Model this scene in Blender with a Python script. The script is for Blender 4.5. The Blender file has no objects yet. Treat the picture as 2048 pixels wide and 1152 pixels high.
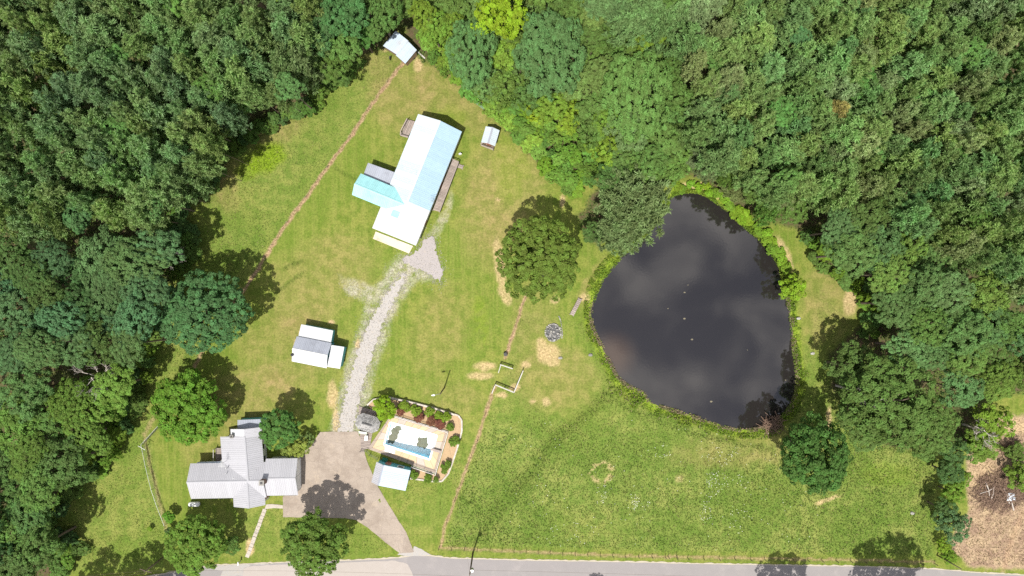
import bpy, math, random
import numpy as np
from mathutils import Vector, Matrix
R_ = math.radians
random.seed(7)
scn = bpy.context.scene
C = scn.collection
# ------------------------------------------------------------------ camera, sky, sun, exposure
H = 120.0                       # flying height above the lawn (m)
S = 180.0 / 2048                # metres on the ground for one pixel of the 2048 px wide photograph
cam = bpy.data.cameras.new('camera'); cam.lens = 24; cam.sensor_width = 36; cam.clip_start = 1; cam.clip_end = 6000
co = bpy.data.objects.new('camera', cam); C.objects.link(co); co.location = (0, 0, H); scn.camera = co
SUN_EL, SUN_AZ = R_(66), R_(198)           # azimuth clockwise from +Y: sun stands in the south-southwest
world = bpy.data.worlds.new('World'); scn.world = world; world.use_nodes = True
def build_world():
    nt = world.node_tree; n = nt.nodes; l = nt.links; n.clear()
    out = n.new('ShaderNodeOutputWorld'); bg = n.new('ShaderNodeBackground'); bg.inputs['Strength'].default_value = 0.08
    sky = n.new('ShaderNodeTexSky'); sky.sky_type = 'NISHITA'; sky.sun_disc = False
    sky.sun_elevation = SUN_EL; sky.sun_rotation = SUN_AZ; sky.air_density = 1.0; sky.dust_density = 1.0
    tc = n.new('ShaderNodeTexCoord'); sp = n.new('ShaderNodeSeparateXYZ'); l.new(tc.outputs['Generated'], sp.inputs[0])
    mx = n.new('ShaderNodeMath'); mx.operation = 'MAXIMUM'; mx.inputs[1].default_value = 0.06; l.new(sp.outputs['Z'], mx.inputs[0])
    dx = n.new('ShaderNodeMath'); dx.operation = 'DIVIDE'; l.new(sp.outputs['X'], dx.inputs[0]); l.new(mx.outputs[0], dx.inputs[1])
    dy = n.new('ShaderNodeMath'); dy.operation = 'DIVIDE'; l.new(sp.outputs['Y'], dy.inputs[0]); l.new(mx.outputs[0], dy.inputs[1])
    cb = n.new('ShaderNodeCombineXYZ'); l.new(dx.outputs[0], cb.inputs[0]); l.new(dy.outputs[0], cb.inputs[1]); cb.inputs[2].default_value = 3.3
    no = n.new('ShaderNodeTexNoise'); no.inputs['Scale'].default_value = 9.0; no.inputs['Detail'].default_value = 5; no.inputs['Roughness'].default_value = 0.48
    no.inputs['Distortion'].default_value = 0.35
    l.new(cb.outputs[0], no.inputs['Vector'])
    rp = n.new('ShaderNodeMapRange'); rp.inputs[1].default_value = 0.34; rp.inputs[2].default_value = 0.66; rp.interpolation_type = 'SMOOTHSTEP'
    l.new(no.outputs['Fac'], rp.inputs[0])
    mi = n.new('ShaderNodeMix'); mi.data_type = 'RGBA'; l.new(rp.outputs[0], mi.inputs['Factor'])
    l.new(sky.outputs[0], mi.inputs[6]); mi.inputs[7].default_value = (11.5, 11.2, 11.2, 1)
    l.new(mi.outputs[2], bg.inputs['Color']); l.new(bg.outputs[0], out.inputs['Surface'])
build_world()
sl = bpy.data.lights.new('sun', 'SUN'); sl.energy = 5.0; sl.angle = R_(0.53); sl.color = (1.0, 0.955, 0.88)
so = bpy.data.objects.new('sun', sl); C.objects.link(so); so.location = (0, -40, 90)
so.rotation_euler = (math.pi/2 - SUN_EL, 0, math.pi - SUN_AZ)
vs = scn.view_settings; vs.view_transform = 'Standard'; vs.look = 'None'; vs.gamma = 1; vs.use_curve_mapping = False; vs.exposure = 0.46
scn.render.engine = 'CYCLES'
cy = scn.cycles; cy.max_bounces = 6; cy.diffuse_bounces = 4; cy.glossy_bounces = 2; cy.transmission_bounces = 4; cy.transparent_max_bounces = 4
cy.caustics_reflective = False; cy.caustics_refractive = False; cy.use_denoising = False; cy.use_adaptive_sampling = False

# ------------------------------------------------------------------ helpers
def P(px, py, z=0.0):
    k = S * (H - z) / H
    return Vector(((px - 1024) * k, -(py - 576) * k, z))
def link(o, parent=None):
    C.objects.link(o); o.parent = parent; return o
def tag(o, label, cat, group=None):
    o['label'] = label; o['category'] = cat
    if group: o['group'] = group
    return o
def structure(o, label=None):
    o['kind'] = 'structure'
    if label: o['label'] = label
    return o
def empty(name, loc=(0, 0, 0), rz=0.0):
    o = bpy.data.objects.new(name, None); o.empty_display_size = 0.3; C.objects.link(o); o.location = loc; o.rotation_euler = (0, 0, rz); return o
def mesh_np(name, v, f, mat=None, smooth=False, attrs=None):
    """v (n,3), f (m,k) integer array of equal-sided faces, or a list of such arrays"""
    fl = f if isinstance(f, list) else [f]
    fl = [np.asarray(a, dtype=np.int32) for a in fl if len(a)]
    me = bpy.data.meshes.new(name); v = np.asarray(v, dtype=np.float32)
    me.vertices.add(len(v)); me.vertices.foreach_set('co', v.ravel())
    idx = np.concatenate([a.ravel() for a in fl]); sizes = np.concatenate([np.full(len(a), a.shape[1], dtype=np.int32) for a in fl])
    me.loops.add(len(idx)); me.loops.foreach_set('vertex_index', idx)
    me.polygons.add(len(sizes)); st = np.zeros(len(sizes), dtype=np.int32); st[1:] = np.cumsum(sizes)[:-1]
    me.polygons.foreach_set('loop_start', st); me.polygons.foreach_set('loop_total', sizes)
    if smooth: me.polygons.foreach_set('use_smooth', np.ones(len(sizes), dtype=bool))
    for k, a in (attrs or {}).items():
        at = me.attributes.new(k, 'FLOAT', 'POINT'); at.data.foreach_set('value', np.asarray(a, dtype=np.float32))
    me.update(calc_edges=True)
    if mat: me.materials.append(mat)
    return me
class MB:
    """collects simple solids; build() links them as one mesh object"""
    def __init__(s): s.v = []; s.f = []
    def add(s, vs, fs):
        b = len(s.v); s.v += [tuple(p) for p in vs]; s.f += [tuple(i + b for i in f) for f in fs]; return s
    def box(s, c, size, rz=0.0, M=None):
        hx, hy, hz = size[0]/2, size[1]/2, size[2]/2; cz, sz = math.cos(rz), math.sin(rz)
        p = []
        for z in (-hz, hz):
            for x, y in ((-hx, -hy), (hx, -hy), (hx, hy), (-hx, hy)):
                p.append((c[0] + x*cz - y*sz, c[1] + x*sz + y*cz, c[2] + z))
        return s.add(p, [(3, 2, 1, 0), (4, 5, 6, 7), (0, 1, 5, 4), (1, 2, 6, 5), (2, 3, 7, 6), (3, 0, 4, 7)])
    def hexa(s, b, t):       # two matching quads
        return s.add(list(b) + list(t), [(3, 2, 1, 0), (4, 5, 6, 7), (0, 1, 5, 4), (1, 2, 6, 5), (2, 3, 7, 6), (3, 0, 4, 7)])
    def prism(s, poly, z0, z1):
        n = len(poly); p = [(a[0], a[1], z0) for a in poly] + [(a[0], a[1], z1) for a in poly]
        return s.add(p, [tuple(range(n))[::-1], tuple(range(n, 2*n))] + [(i, (i+1) % n, n + (i+1) % n, n + i) for i in range(n)])
    def tube(s, pts, radii, seg=6, cap=True):
        pts = [Vector(p) for p in pts]
        if not isinstance(radii, (list, tuple)): radii = [radii]*len(pts)
        rings = []
        for i, p in enumerate(pts):
            d = (pts[min(i+1, len(pts)-1)] - pts[max(i-1, 0)]).normalized()
            a = d.orthogonal().normalized(); b = d.cross(a)
            rings.append([p + (a*math.cos(2*math.pi*k/seg) + b*math.sin(2*math.pi*k/seg))*radii[i] for k in range(seg)])
        vs = [q for r in rings for q in r]; fs = []
        for i in range(len(rings)-1):
            for k in range(seg):
                fs.append((i*seg + k, i*seg + (k+1) % seg, (i+1)*seg + (k+1) % seg, (i+1)*seg + k))
        if cap: fs += [tuple(range(seg))[::-1], tuple(range((len(rings)-1)*seg, len(rings)*seg))]
        return s.add(vs, fs)
    def bar(s, a, b, w, h):   # horizontal-ish bar of width w, height h
        a = Vector(a); b = Vector(b); d = (b-a).normalized(); n = Vector((-d.y, d.x, 0)).normalized()*w/2; u = Vector((0, 0, h/2))
        return s.hexa([a-n-u, b-n-u, b+n-u, a+n-u], [a-n+u, b-n+u, b+n+u, a+n+u])
    def ellipsoid(s, c, r, nu=12, nv=8, jit=0.0, rng=random):
        vs = []; fs = []
        for j in range(nv+1):
            t = math.pi*j/nv
            for i in range(nu):
                a = 2*math.pi*i/nu; q = 1 + rng.uniform(-jit, jit)
                vs.append((c[0] + r[0]*q*math.sin(t)*math.cos(a), c[1] + r[1]*q*math.sin(t)*math.sin(a), c[2] + r[2]*q*math.cos(t)))
        for j in range(nv):
            for i in range(nu): fs.append((j*nu+i, (j+1)*nu+i, (j+1)*nu+(i+1) % nu, j*nu+(i+1) % nu))
        return s.add(vs, fs)
    def mesh(s, name, mat, smooth=False):
        me = bpy.data.meshes.new(name); me.from_pydata(s.v, [], s.f); me.update()
        if mat: me.materials.append(mat)
        if smooth:
            for p in me.polygons: p.use_smooth = True
        return me
    def build(s, name, mat, parent=None, smooth=False, origin=None):
        if origin is not None: s.v = [(p[0]-origin[0], p[1]-origin[1], p[2]-origin[2]) for p in s.v]
        o = bpy.data.objects.new(name, s.mesh(name, mat, smooth)); link(o, parent)
        if origin is not None: o.location = origin
        return o

# ------------------------------------------------------------------ materials
def nodes(name):
    m = bpy.data.materials.new(name); m.use_nodes = True; nt = m.node_tree; b = nt.nodes['Principled BSDF']; return m, nt.nodes, nt.links, b
def mixc(n, l, fac, a, b, mode='MIX'):
    x = n.new('ShaderNodeMix'); x.data_type = 'RGBA'; x.blend_type = mode
    for i, v in ((0, fac), (6, a), (7, b)):
        if isinstance(v, (int, float)): x.inputs[i].default_value = v
        elif isinstance(v, tuple): x.inputs[i].default_value = (v + (1,))[:4]
        else: l.new(v, x.inputs[i])
    return x.outputs[2]
def noise(n, l, scale, detail=4, rough=0.55, vec=None, dist=0.0):
    x = n.new('ShaderNodeTexNoise'); x.inputs['Scale'].default_value = scale; x.inputs['Detail'].default_value = detail
    x.inputs['Roughness'].default_value = rough; x.inputs['Distortion'].default_value = dist
    if vec is not None: l.new(vec, x.inputs['Vector'])
    return x.outputs['Fac']
def ramp(n, l, v, a, b, lo=0.0, hi=1.0):
    x = n.new('ShaderNodeMapRange'); x.interpolation_type = 'SMOOTHSTEP'; l.new(v, x.inputs[0])
    for i, q in ((1, a), (2, b), (3, lo), (4, hi)): x.inputs[i].default_value = q
    return x.outputs[0]
def geo_pos(n):
    return n.new('ShaderNodeNewGeometry').outputs['Position']
def mat(name, col, rough=0.7, metal=0.0, var=0.15, scale=1.5, spec=0.3, dirt=None, dirt_amt=0.5, bump=0.0, obvar=0.06):
    """plain surface with mottling, optional dirt patches and a little variation from piece to piece"""
    m, n, l, b = nodes(name); pos = geo_pos(n)
    f = noise(n, l, scale, 5, 0.6, pos)
    c = mixc(n, l, f, tuple(x*(1-var) for x in col), tuple(min(1, x*(1+var)) for x in col))
    if dirt:
        g = ramp(n, l, noise(n, l, scale*0.35 + 0.15, 6, 0.65, pos), 0.5, 0.72, 0, dirt_amt); c = mixc(n, l, g, c, dirt)
    if obvar:
        oi = n.new('ShaderNodeObjectInfo'); r = ramp(n, l, oi.outputs['Random'], 0, 1, 1-obvar, 1+obvar)
        hs = n.new('ShaderNodeHueSaturation'); l.new(c, hs.inputs['Color']); l.new(r, hs.inputs['Value']); c = hs.outputs[0]
    l.new(c, b.inputs['Base Color']); b.inputs['Roughness'].default_value = rough; b.inputs['Metallic'].default_value = metal
    b.inputs['Specular IOR Level'].default_value = spec
    if bump:
        bp = n.new('ShaderNodeBump'); bp.inputs['Strength'].default_value = bump; bp.inputs['Distance'].default_value = 0.05
        l.new(noise(n, l, 14, 4, 0.6, pos), bp.inputs['Height']); l.new(bp.outputs[0], b.inputs['Normal'])
    return m
M = {}
M['roof_white'] = mat('white painted roof metal', (0.50, 0.51, 0.525), 0.45, var=0.04, dirt=(0.48, 0.47, 0.44), dirt_amt=0.2, obvar=0.03)
M['roof_pale'] = mat('bluish white roof metal', (0.43, 0.49, 0.525), 0.45, var=0.05, dirt=(0.52, 0.57, 0.60), dirt_amt=0.4, obvar=0.10)
M['roof_blue'] = mat('pale blue roof metal', (0.285, 0.40, 0.485), 0.45, var=0.06, dirt=(0.34, 0.45, 0.53), dirt_amt=0.3, obvar=0.03)
M['roof_teal'] = mat('turquoise roof metal', (0.29, 0.54, 0.56), 0.42, var=0.08, dirt=(0.17, 0.36, 0.40), dirt_amt=0.45, obvar=0.05)
M['roof_house'] = mat('grey white house roof metal', (0.355, 0.355, 0.378), 0.42, var=0.05, dirt=(0.33, 0.33, 0.34), dirt_amt=0.3, obvar=0.03)
M['roof_grey'] = mat('galvanised roof metal', (0.30, 0.32, 0.37), 0.45, var=0.08, dirt=(0.22, 0.23, 0.26), obvar=0.05)
M['roof_shed'] = mat('weathered blue grey roof metal', (0.36, 0.43, 0.50), 0.5, var=0.08, dirt=(0.30, 0.22, 0.16), dirt_amt=0.35, obvar=0.05)
M['wall_white'] = mat('white siding', (0.62, 0.61, 0.58), 0.7, var=0.06)
M['wall_teal'] = mat('teal siding', (0.10, 0.34, 0.38), 0.6, var=0.08)
M['wall_wood'] = mat('brown board wall', (0.22, 0.15, 0.10), 0.85, var=0.2)
M['trim'] = mat('white trim', (0.72, 0.72, 0.70), 0.5, var=0.05)
M['glass'] = mat('window glass', (0.03, 0.035, 0.04), 0.08, var=0.05, spec=0.6)
M['door'] = mat('door paint', (0.28, 0.12, 0.09), 0.5, var=0.08)
M['dark'] = mat('dark metal', (0.025, 0.025, 0.028), 0.5, var=0.2)
M['steel'] = mat('galvanised steel', (0.36, 0.37, 0.37), 0.4, metal=0.5, var=0.1)
M['wood_grey'] = mat('weathered grey wood', (0.27, 0.225, 0.20), 0.85, var=0.25, scale=4, dirt=(0.15, 0.12, 0.10), obvar=0.15)
M['wood_pole'] = mat('creosoted pole wood', (0.10, 0.075, 0.055), 0.85, var=0.2, scale=5)
M['wood_white'] = mat('peeling white boards', (0.40, 0.385, 0.36), 0.75, var=0.12, scale=5, dirt=(0.3, 0.26, 0.2), obvar=0.06)
M['brick'] = mat('chimney brick', (0.20, 0.13, 0.10), 0.85, var=0.3, scale=8)
M['shake'] = mat('silver cedar shake', (0.24, 0.235, 0.23), 0.9, var=0.35, scale=7, obvar=0.25)
M['stone'] = mat('field stone', (0.26, 0.25, 0.23), 0.9, var=0.3, scale=5, obvar=0.3)
M['wallstone'] = mat('retaining wall block', (0.42, 0.38, 0.33), 0.9, var=0.2, scale=5, obvar=0.12)
M['concrete'] = mat('aged tan concrete', (0.315, 0.265, 0.22), 0.85, var=0.12, scale=1.1, dirt=(0.235, 0.19, 0.155), dirt_amt=0.6, bump=0.15, obvar=0.0)
def drive_mat():
    m, n, l, b = nodes('aged tan driveway'); pos = geo_pos(n)
    mp = n.new('ShaderNodeMapping'); mp.inputs['Rotation'].default_value = (0, 0, R_(8)); l.new(pos, mp.inputs[0])
    br = n.new('ShaderNodeTexBrick'); br.offset = 0; br.inputs['Scale'].default_value = 1; br.inputs['Brick Width'].default_value = 4.2; br.inputs['Row Height'].default_value = 3.9; br.inputs['Mortar Size'].default_value = .035; br.inputs['Mortar Smooth'].default_value = .6
    br.inputs['Color1'].default_value = (.272, .226, .185, 1); br.inputs['Color2'].default_value = (.292, .243, .20, 1); br.inputs['Mortar'].default_value = (.22, .18, .15, 1); l.new(mp.outputs[0], br.inputs['Vector'])
    c = mixc(n, l, ramp(n, l, noise(n, l, .32, 6, .68, pos), .42, .62, 0, .65), br.outputs['Color'], (.20, .16, .128))
    c = mixc(n, l, ramp(n, l, noise(n, l, .9, 5, .6, pos, 1.2), .56, .68, 0, .45), c, (.35, .285, .215))
    vo = n.new('ShaderNodeTexVoronoi'); vo.feature = 'DISTANCE_TO_EDGE'; vo.inputs['Scale'].default_value = .16; l.new(pos, vo.inputs['Vector'])
    wn = noise(n, l, 1.3, 4, .7, pos); ad = n.new('ShaderNodeMath'); ad.operation = 'MULTIPLY_ADD'; l.new(wn, ad.inputs[0]); ad.inputs[1].default_value = .05; l.new(vo.outputs['Distance'], ad.inputs[2])
    c = mixc(n, l, ramp(n, l, ad.outputs[0], .024, .032, .55, 0), c, (.17, .14, .115))
    hs = n.new('ShaderNodeHueSaturation'); l.new(c, hs.inputs['Color']); l.new(ramp(n, l, noise(n, l, 5, 4, .7, pos), .3, .7, .9, 1.1), hs.inputs['Value']); l.new(hs.outputs[0], b.inputs['Base Color']); b.inputs['Roughness'].default_value = .9; return m
M['drive'] = drive_mat()
M['concrete_light'] = mat('pale concrete', (0.38, 0.34, 0.295), 0.85, var=0.10, scale=2, dirt=(0.30, 0.25, 0.19), dirt_amt=0.55, bump=0.1, obvar=0.04)
M['apron'] = mat('cream concrete apron', (0.50, 0.44, 0.35), 0.85, var=0.08, scale=0.8, dirt=(0.30, 0.25, 0.19), dirt_amt=0.75, obvar=0)
M['deck_slab'] = mat('tan pool deck', (0.47, 0.35, 0.225), 0.8, var=0.06, scale=1.5, dirt=(0.40, 0.31, 0.21), dirt_amt=0.5, obvar=0.05)
M['deck_border'] = mat('brownish pool border', (0.30, 0.245, 0.20), 0.85, var=0.15, scale=3, obvar=0.06)
M['pool_white'] = mat('white pool liner', (0.80, 0.81, 0.80), 0.45, var=0.02, obvar=0)
M['pool_blue'] = mat('light blue pool wall', (0.44, 0.78, 0.92), 0.45, var=0.06, obvar=0)
M['pool_muck'] = mat('leaf muck', (0.13, 0.13, 0.09), 0.8, var=0.5, scale=3, obvar=0)
M['mulch'] = mat('tan mulch', (0.36, 0.255, 0.15), 0.95, var=0.25, scale=5, dirt=(0.30, 0.19, 0.11), bump=0.4, obvar=0)
M['asphalt'] = mat('weathered asphalt', (0.215, 0.20, 0.197), 0.9, var=0.08, scale=0.7, dirt=(0.28, 0.255, 0.245), dirt_amt=0.55, bump=0.12, obvar=0)
M['roadpatch'] = mat('pale road surfacing', (0.31, 0.278, 0.252), 0.9, var=0.06, scale=1, dirt=(0.33, 0.30, 0.28), dirt_amt=0.4, obvar=0)
M['edge'] = mat('gravelly road edge', (0.36, 0.32, 0.25), 0.95, var=0.2, scale=4, obvar=0)
M['gravel'] = mat('limestone gravel', (0.30, 0.284, 0.268), 0.95, var=0.16, scale=6, dirt=(0.33, 0.28, 0.21), dirt_amt=0.6, bump=0.6, obvar=0.12)
M['gravel_grey'] = mat('grey chip gravel', (0.30, 0.275, 0.27), 0.95, var=0.18, scale=6, dirt=(0.38, 0.33, 0.27), dirt_amt=0.5, bump=0.6, obvar=0)
M['tank'] = mat('white tank paint', (0.74, 0.75, 0.73), 0.35, var=0.03)
M['ash'] = mat('ash and char', (0.20, 0.20, 0.20), 0.95, var=0.7, scale=6, obvar=0.5)
M['deadwood'] = mat('bleached dead wood', (0.42, 0.38, 0.34), 0.85, var=0.2, scale=5)
M['brush'] = mat('brown brush', (0.16, 0.105, 0.075), 0.9, var=0.3, scale=5)
M['bark'] = mat('bark', (0.13, 0.10, 0.075), 0.9, var=0.3, scale=6)
M['scum'] = mat('floating leaves', (0.14, 0.125, 0.085), 0.8, var=0.2)
M['flower'] = mat('white flowers', (0.75, 0.76, 0.68), 0.7, var=0.1)
M['green_plastic'] = mat('dark green plastic', (0.02, 0.14, 0.09), 0.4)
M['tarp'] = mat('pale tarp', (0.6, 0.65, 0.7), 0.5, var=0.1)
M['rubber'] = mat('tyre rubber', (0.02, 0.02, 0.02), 0.7)

def leaf_mat(name, trans=0.32, needle=False):
    """leaf colour comes from the tree object's own colour, varied from leaf to leaf"""
    m, n, l, b = nodes(name)
    oi = n.new('ShaderNodeObjectInfo'); at = n.new('ShaderNodeAttribute'); at.attribute_name = 'v'
    hs = n.new('ShaderNodeHueSaturation'); l.new(oi.outputs['Color'], hs.inputs['Color']); hs.inputs['Saturation'].default_value = 1.04
    l.new(ramp(n, l, at.outputs['Fac'], 0, 1, 0.487, 0.512), hs.inputs['Hue'])
    l.new(ramp(n, l, at.outputs['Fac'], 0, 1, 1.45 if needle else 1.05, 2.85 if needle else 2.15), hs.inputs['Value'])
    tint = mixc(n, l, ramp(n, l, oi.outputs['Random'], 0, 1, 0.0, 0.12), hs.outputs[0], (0.16, 0.19, 0.05))
    l.new(tint, b.inputs['Base Color']); b.inputs['Roughness'].default_value = 0.6; b.inputs['Specular IOR Level'].default_value = 0.12
    tr = n.new('ShaderNodeBsdfTranslucent'); tc = mixc(n, l, 1.0, tint, (1.0, 1.15, 0.5), 'MULTIPLY'); l.new(tc, tr.inputs['Color'])
    ms = n.new('ShaderNodeMixShader'); ms.inputs[0].default_value = trans
    l.new(b.outputs[0], ms.inputs[1]); l.new(tr.outputs[0], ms.inputs[2]); l.new(ms.outputs[0], n['Material Output'].inputs['Surface'])
    return m
M['leaf'] = leaf_mat('broad leaves')
M['needle'] = leaf_mat('pine needles', 0.36, True)

# ------------------------------------------------------------------ ground: one sheet with masks of what grows or lies bare where
rng = np.random.default_rng(11)
def vnoise(x, y, seed, cell):
    g = np.random.default_rng(seed).random((257, 257)); u = x/cell + 1000; w = y/cell + 1000
    i = np.floor(u).astype(int); j = np.floor(w).astype(int); a = u - i; b = w - j; a = a*a*(3-2*a); b = b*b*(3-2*b)
    i0, i1, j0, j1 = i % 256, (i+1) % 256, j % 256, (j+1) % 256
    return (g[i0, j0]*(1-a)*(1-b) + g[i1, j0]*a*(1-b) + g[i0, j1]*(1-a)*b + g[i1, j1]*a*b)
def fbm(x, y, seed, cell, o=4):
    s = 0; t = 0
    for k in range(o):
        s = s + vnoise(x, y, seed+k, cell/2**k)*0.5**k; t += 0.5**k
    return s/t
def sst(a, b, v):
    t = np.clip((v-a)/(b-a), 0, 1); return t*t*(3-2*t)
def seg_dist(px, py, pts, closed=False):
    d = np.full(px.shape, 1e9); pts = list(pts) + ([pts[0]] if closed else [])
    for (x0, y0), (x1, y1) in zip(pts[:-1], pts[1:]):
        ex, ey = x1-x0, y1-y0; t = np.clip(((px-x0)*ex + (py-y0)*ey)/max(ex*ex+ey*ey, 1e-9), 0, 1)
        d = np.minimum(d, np.hypot(px-x0-t*ex, py-y0-t*ey))
    return d
def inside(px, py, poly):
    r = np.zeros(px.shape, bool); n = len(poly)
    for i in range(n):
        x0, y0 = poly[i]; x1, y1 = poly[(i+1) % n]
        if y0 == y1: continue
        r ^= ((y0 > py) != (y1 > py)) & (px < (x1-x0)*(py-y0)/(y1-y0) + x0)
    return r
def sdist(px, py, poly):            # positive inside
    d = seg_dist(px, py, poly, True); return np.where(inside(px, py, poly), d, -d)
def smooth_poly(pts, n=4):          # closed Catmull-Rom through the points
    out = []; k = len(pts)
    for i in range(k):
        p0, p1, p2, p3 = (np.array(pts[(i+q) % k], float) for q in (-1, 0, 1, 2))
        for t in np.arange(n)/n:
            out.append(tuple(0.5*((2*p1) + (-p0+p2)*t + (2*p0-5*p1+4*p2-p3)*t*t + (-p0+3*p1-3*p2+p3)*t**3)))
    return out
POND = smooth_poly([(1338, 404), (1352, 387), (1400, 384), (1444, 411), (1482, 445), (1524, 482), (1548, 512), (1562, 538), (1574, 594), (1584, 640), (1588, 690), (1595, 758),
    (1590, 795), (1576, 822), (1553, 843), (1520, 857), (1491, 861), (1455, 856), (1415, 842), (1375, 829), (1335, 817), (1303, 806), (1290, 788), (1258, 772), (1237, 755), (1222, 728),
    (1208, 700), (1192, 668), (1183, 638), (1187, 604), (1203, 565), (1234, 524), (1268, 490), (1305, 455), (1330, 425)], 3)
CLEAR = [(775, 95), (721, 117), (713, 146), (677, 161), (638, 182), (614, 225), (562, 240), (500, 268), (448, 309), (440, 355), (411, 395), (360, 430), (372, 490), (360, 540), (325, 590), (318, 664),
    (300, 727), (281, 789), (258, 840), (238, 880), (203, 943), (160, 970), (125, 1024), (108, 1060), (150, 1110), (110, 1170), (-500, 1180), (-500, 1300), (2600, 1300), (2600, 800), (1990, 800), (1990, 880), (1895, 900), (1860, 905),
    (1780, 890), (1690, 830), (1660, 780), (1650, 710), (1700, 670), (1726, 640), (1715, 585), (1640, 545), (1610, 490), (1580, 455), (1500, 440), (1440, 395), (1400, 368), (1350, 360), (1300, 380), (1240, 470), (1200, 500), (1165, 480),
    (1150, 430), (1200, 370), (1180, 350), (1125, 385), (1085, 345), (1040, 290), (1000, 240), (950, 200), (900, 160), (845, 112), (800, 60)]
FINE = 0.3
def axis(lo, hi):
    a = np.arange(lo, hi + 1e-6, FINE); g = 1.0; e = [a[-1]]; w = [a[0]]
    while e[-1] < 2500: g *= 1.45; e.append(e[-1] + g); w.append(w[-1] - g)
    return np.concatenate([np.array(w[1:])[::-1], a, np.array(e[1:])])
def ground_masks(px, py):
    x = px; y = py
    wx = x + (fbm(x, y, 50, 60)-.5)*34 + (fbm(x, y, 51, 14)-.5)*14; wy = y + (fbm(x, y, 60, 60)-.5)*34 + (fbm(x, y, 61, 14)-.5)*14
    fx = x + (fbm(x, y, 70, 10)-.5)*7; fy = y + (fbm(x, y, 71, 10)-.5)*7
    m = {}
    def blob(cx, cy, rx, ry, rot=0, lo=0.6, hi=1.15, q=0):
        c, s = math.cos(R_(rot)), math.sin(R_(rot)); X = wx if not q else fx; Y = wy if not q else fy
        u = ((X-cx)*c + (Y-cy)*s)/rx; v = (-(X-cx)*s + (Y-cy)*c)/ry; return 1 - sst(lo, hi, np.hypot(u, v))
    def line(pts, w, soft=2.5): return 1 - sst(w/2-soft*0.3, w/2+soft, seg_dist(fx, fy, pts))
    mx = np.maximum; Z = np.zeros(px.shape)
    # woods floor
    cl = sdist(wx, wy, CLEAR); m['litter'] = 1 - sst(-14, 2, cl)
    # pasture (rough and greener): left of the old fence line, and the field below the pond
    left = sdist(x, y, [(810, 120), (700, 280), (575, 455), (480, 595), (405, 712), (300, 860), (335, 1050), (330, 1145), (-600, 1145), (-600, -100), (700, -100)])
    field = sdist(x, y, [(1040, 620), (995, 770), (880, 1095), (1300, 1106), (1870, 1118), (1880, 850), (1640, 560), (1560, 880), (1480, 880), (1240, 790), (1170, 640)])
    m['lush'] = np.clip(mx(sst(-4, 8, left)*0.62, sst(-4, 14, field)*(0.55 + 0.5*sst(760, 960, wy + (wx-1100)*0.12))), 0, 1)
    m['lush'] = np.clip(mx(m['lush'], blob(540, 1060, 120, 60)*0.45 + blob(720, 1085, 70, 40)*0.45 + blob(840, 1010, 60, 80)*0.35), 0, 1)
    m['lush'] = np.clip(m['lush'] + blob(1000, 960, 110, 120)*0.35 + blob(900, 960, 30, 90, 15)*0.2 + blob(1700, 1040, 190, 60)*0.35 + blob(1330, 990, 230, 70)*0.25 + blob(470, 500, 60, 60)*0.15 - blob(1120, 740, 90, 120, -20)*0.5
                         - blob(1200, 1030, 110, 60)*0.22 - blob(1440, 900, 120, 50)*0.2, 0, 1)
    # yellowing, drier lawn
    dry = 0.6*blob(1000, 400, 90, 150, 15) + 0.5*blob(930, 180, 110, 90, 40) + 0.45*blob(640, 560, 130, 90, -30) + 0.5*blob(800, 180, 70, 90) + 0.4*blob(590, 700, 110, 90) + 0.5*blob(1195, 560, 22, 60, 30)
    dry = dry + 0.5*blob(500, 790, 120, 60) + 0.35*blob(1070, 640, 60, 90) + 0.45*blob(1110, 760, 110, 70) + 0.5*blob(1660, 600, 60, 110, 10) + 0.35*blob(1500, 900, 180, 40, -5) + 0.3*blob(430, 900, 70, 90) + 0.35*blob(880, 660, 60, 110, 15)
    dry = dry + 0.5*blob(560, 250, 90, 40, -40) + 0.5*blob(450, 360, 40, 60) + 0.3*blob(900, 800, 70, 40) + 0.4*blob(720, 105, 60, 40)
    m['dry'] = np.clip(dry*(0.35 + 1.3*fbm(x, y, 90, 34)), 0, 1)
    m['yellow'] = np.clip(blob(535, 315, 42, 30, -25)*0.95*(0.55+0.75*fbm(x, y, 95, 8)) + blob(500, 345, 22, 18)*0.5 + blob(965, 650, 18, 45)*0.3*(fbm(x, y, 96, 9) > .5) + blob(955, 605, 12, 16)*0.25 + blob(1780, 950, 60, 28, 10)*0.22 + blob(1020, 330, 40, 80)*0.25 + blob(900, 240, 30, 30)*0.2, 0, 1)
    # bare tan soil patches
    t = Z
    for a in ((1098, 708, 26, 22), (1083, 690, 12, 16), (1108, 722, 14, 14), (970, 733, 24, 9), (962, 752, 30, 9), (1052, 730, 10, 8), (1093, 803, 9, 10), (1066, 803, 6, 4), (604, 660, 6, 10), (589, 690, 3, 14), (665, 790, 12, 34), (672, 840, 7, 30), (664, 645, 8, 5),
              (716, 690, 5, 14), (1390, 370, 38, 7), (1400, 376, 20, 5), (1440, 395, 9, 6), (1568, 500, 9, 34, -28), (1580, 530, 7, 16, -20), (1700, 605, 16, 30), (1200, 415, 10, 26, 30), (1213, 320, 6, 22), (1003, 790, 14, 6), (1030, 775, 12, 8), (330, 668, 8, 18, 30), (302, 700, 5, 22, 15),
              (775, 90, 9, 16, 40), (835, 130, 10, 16), (1000, 530, 12, 60, -8), (1010, 590, 12, 24, -30), (1170, 595, 12, 10), (1110, 600, 10, 8), (995, 400, 3, 4), (1125, 402, 6, 14), (562, 240, 12, 6), (640, 190, 6, 12), (470, 300, 12, 10), (418, 360, 10, 8), (1658, 840, 6, 30), (1655, 1000, 30, 5, -20), (500, 1095, 8, 20)):
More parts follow.
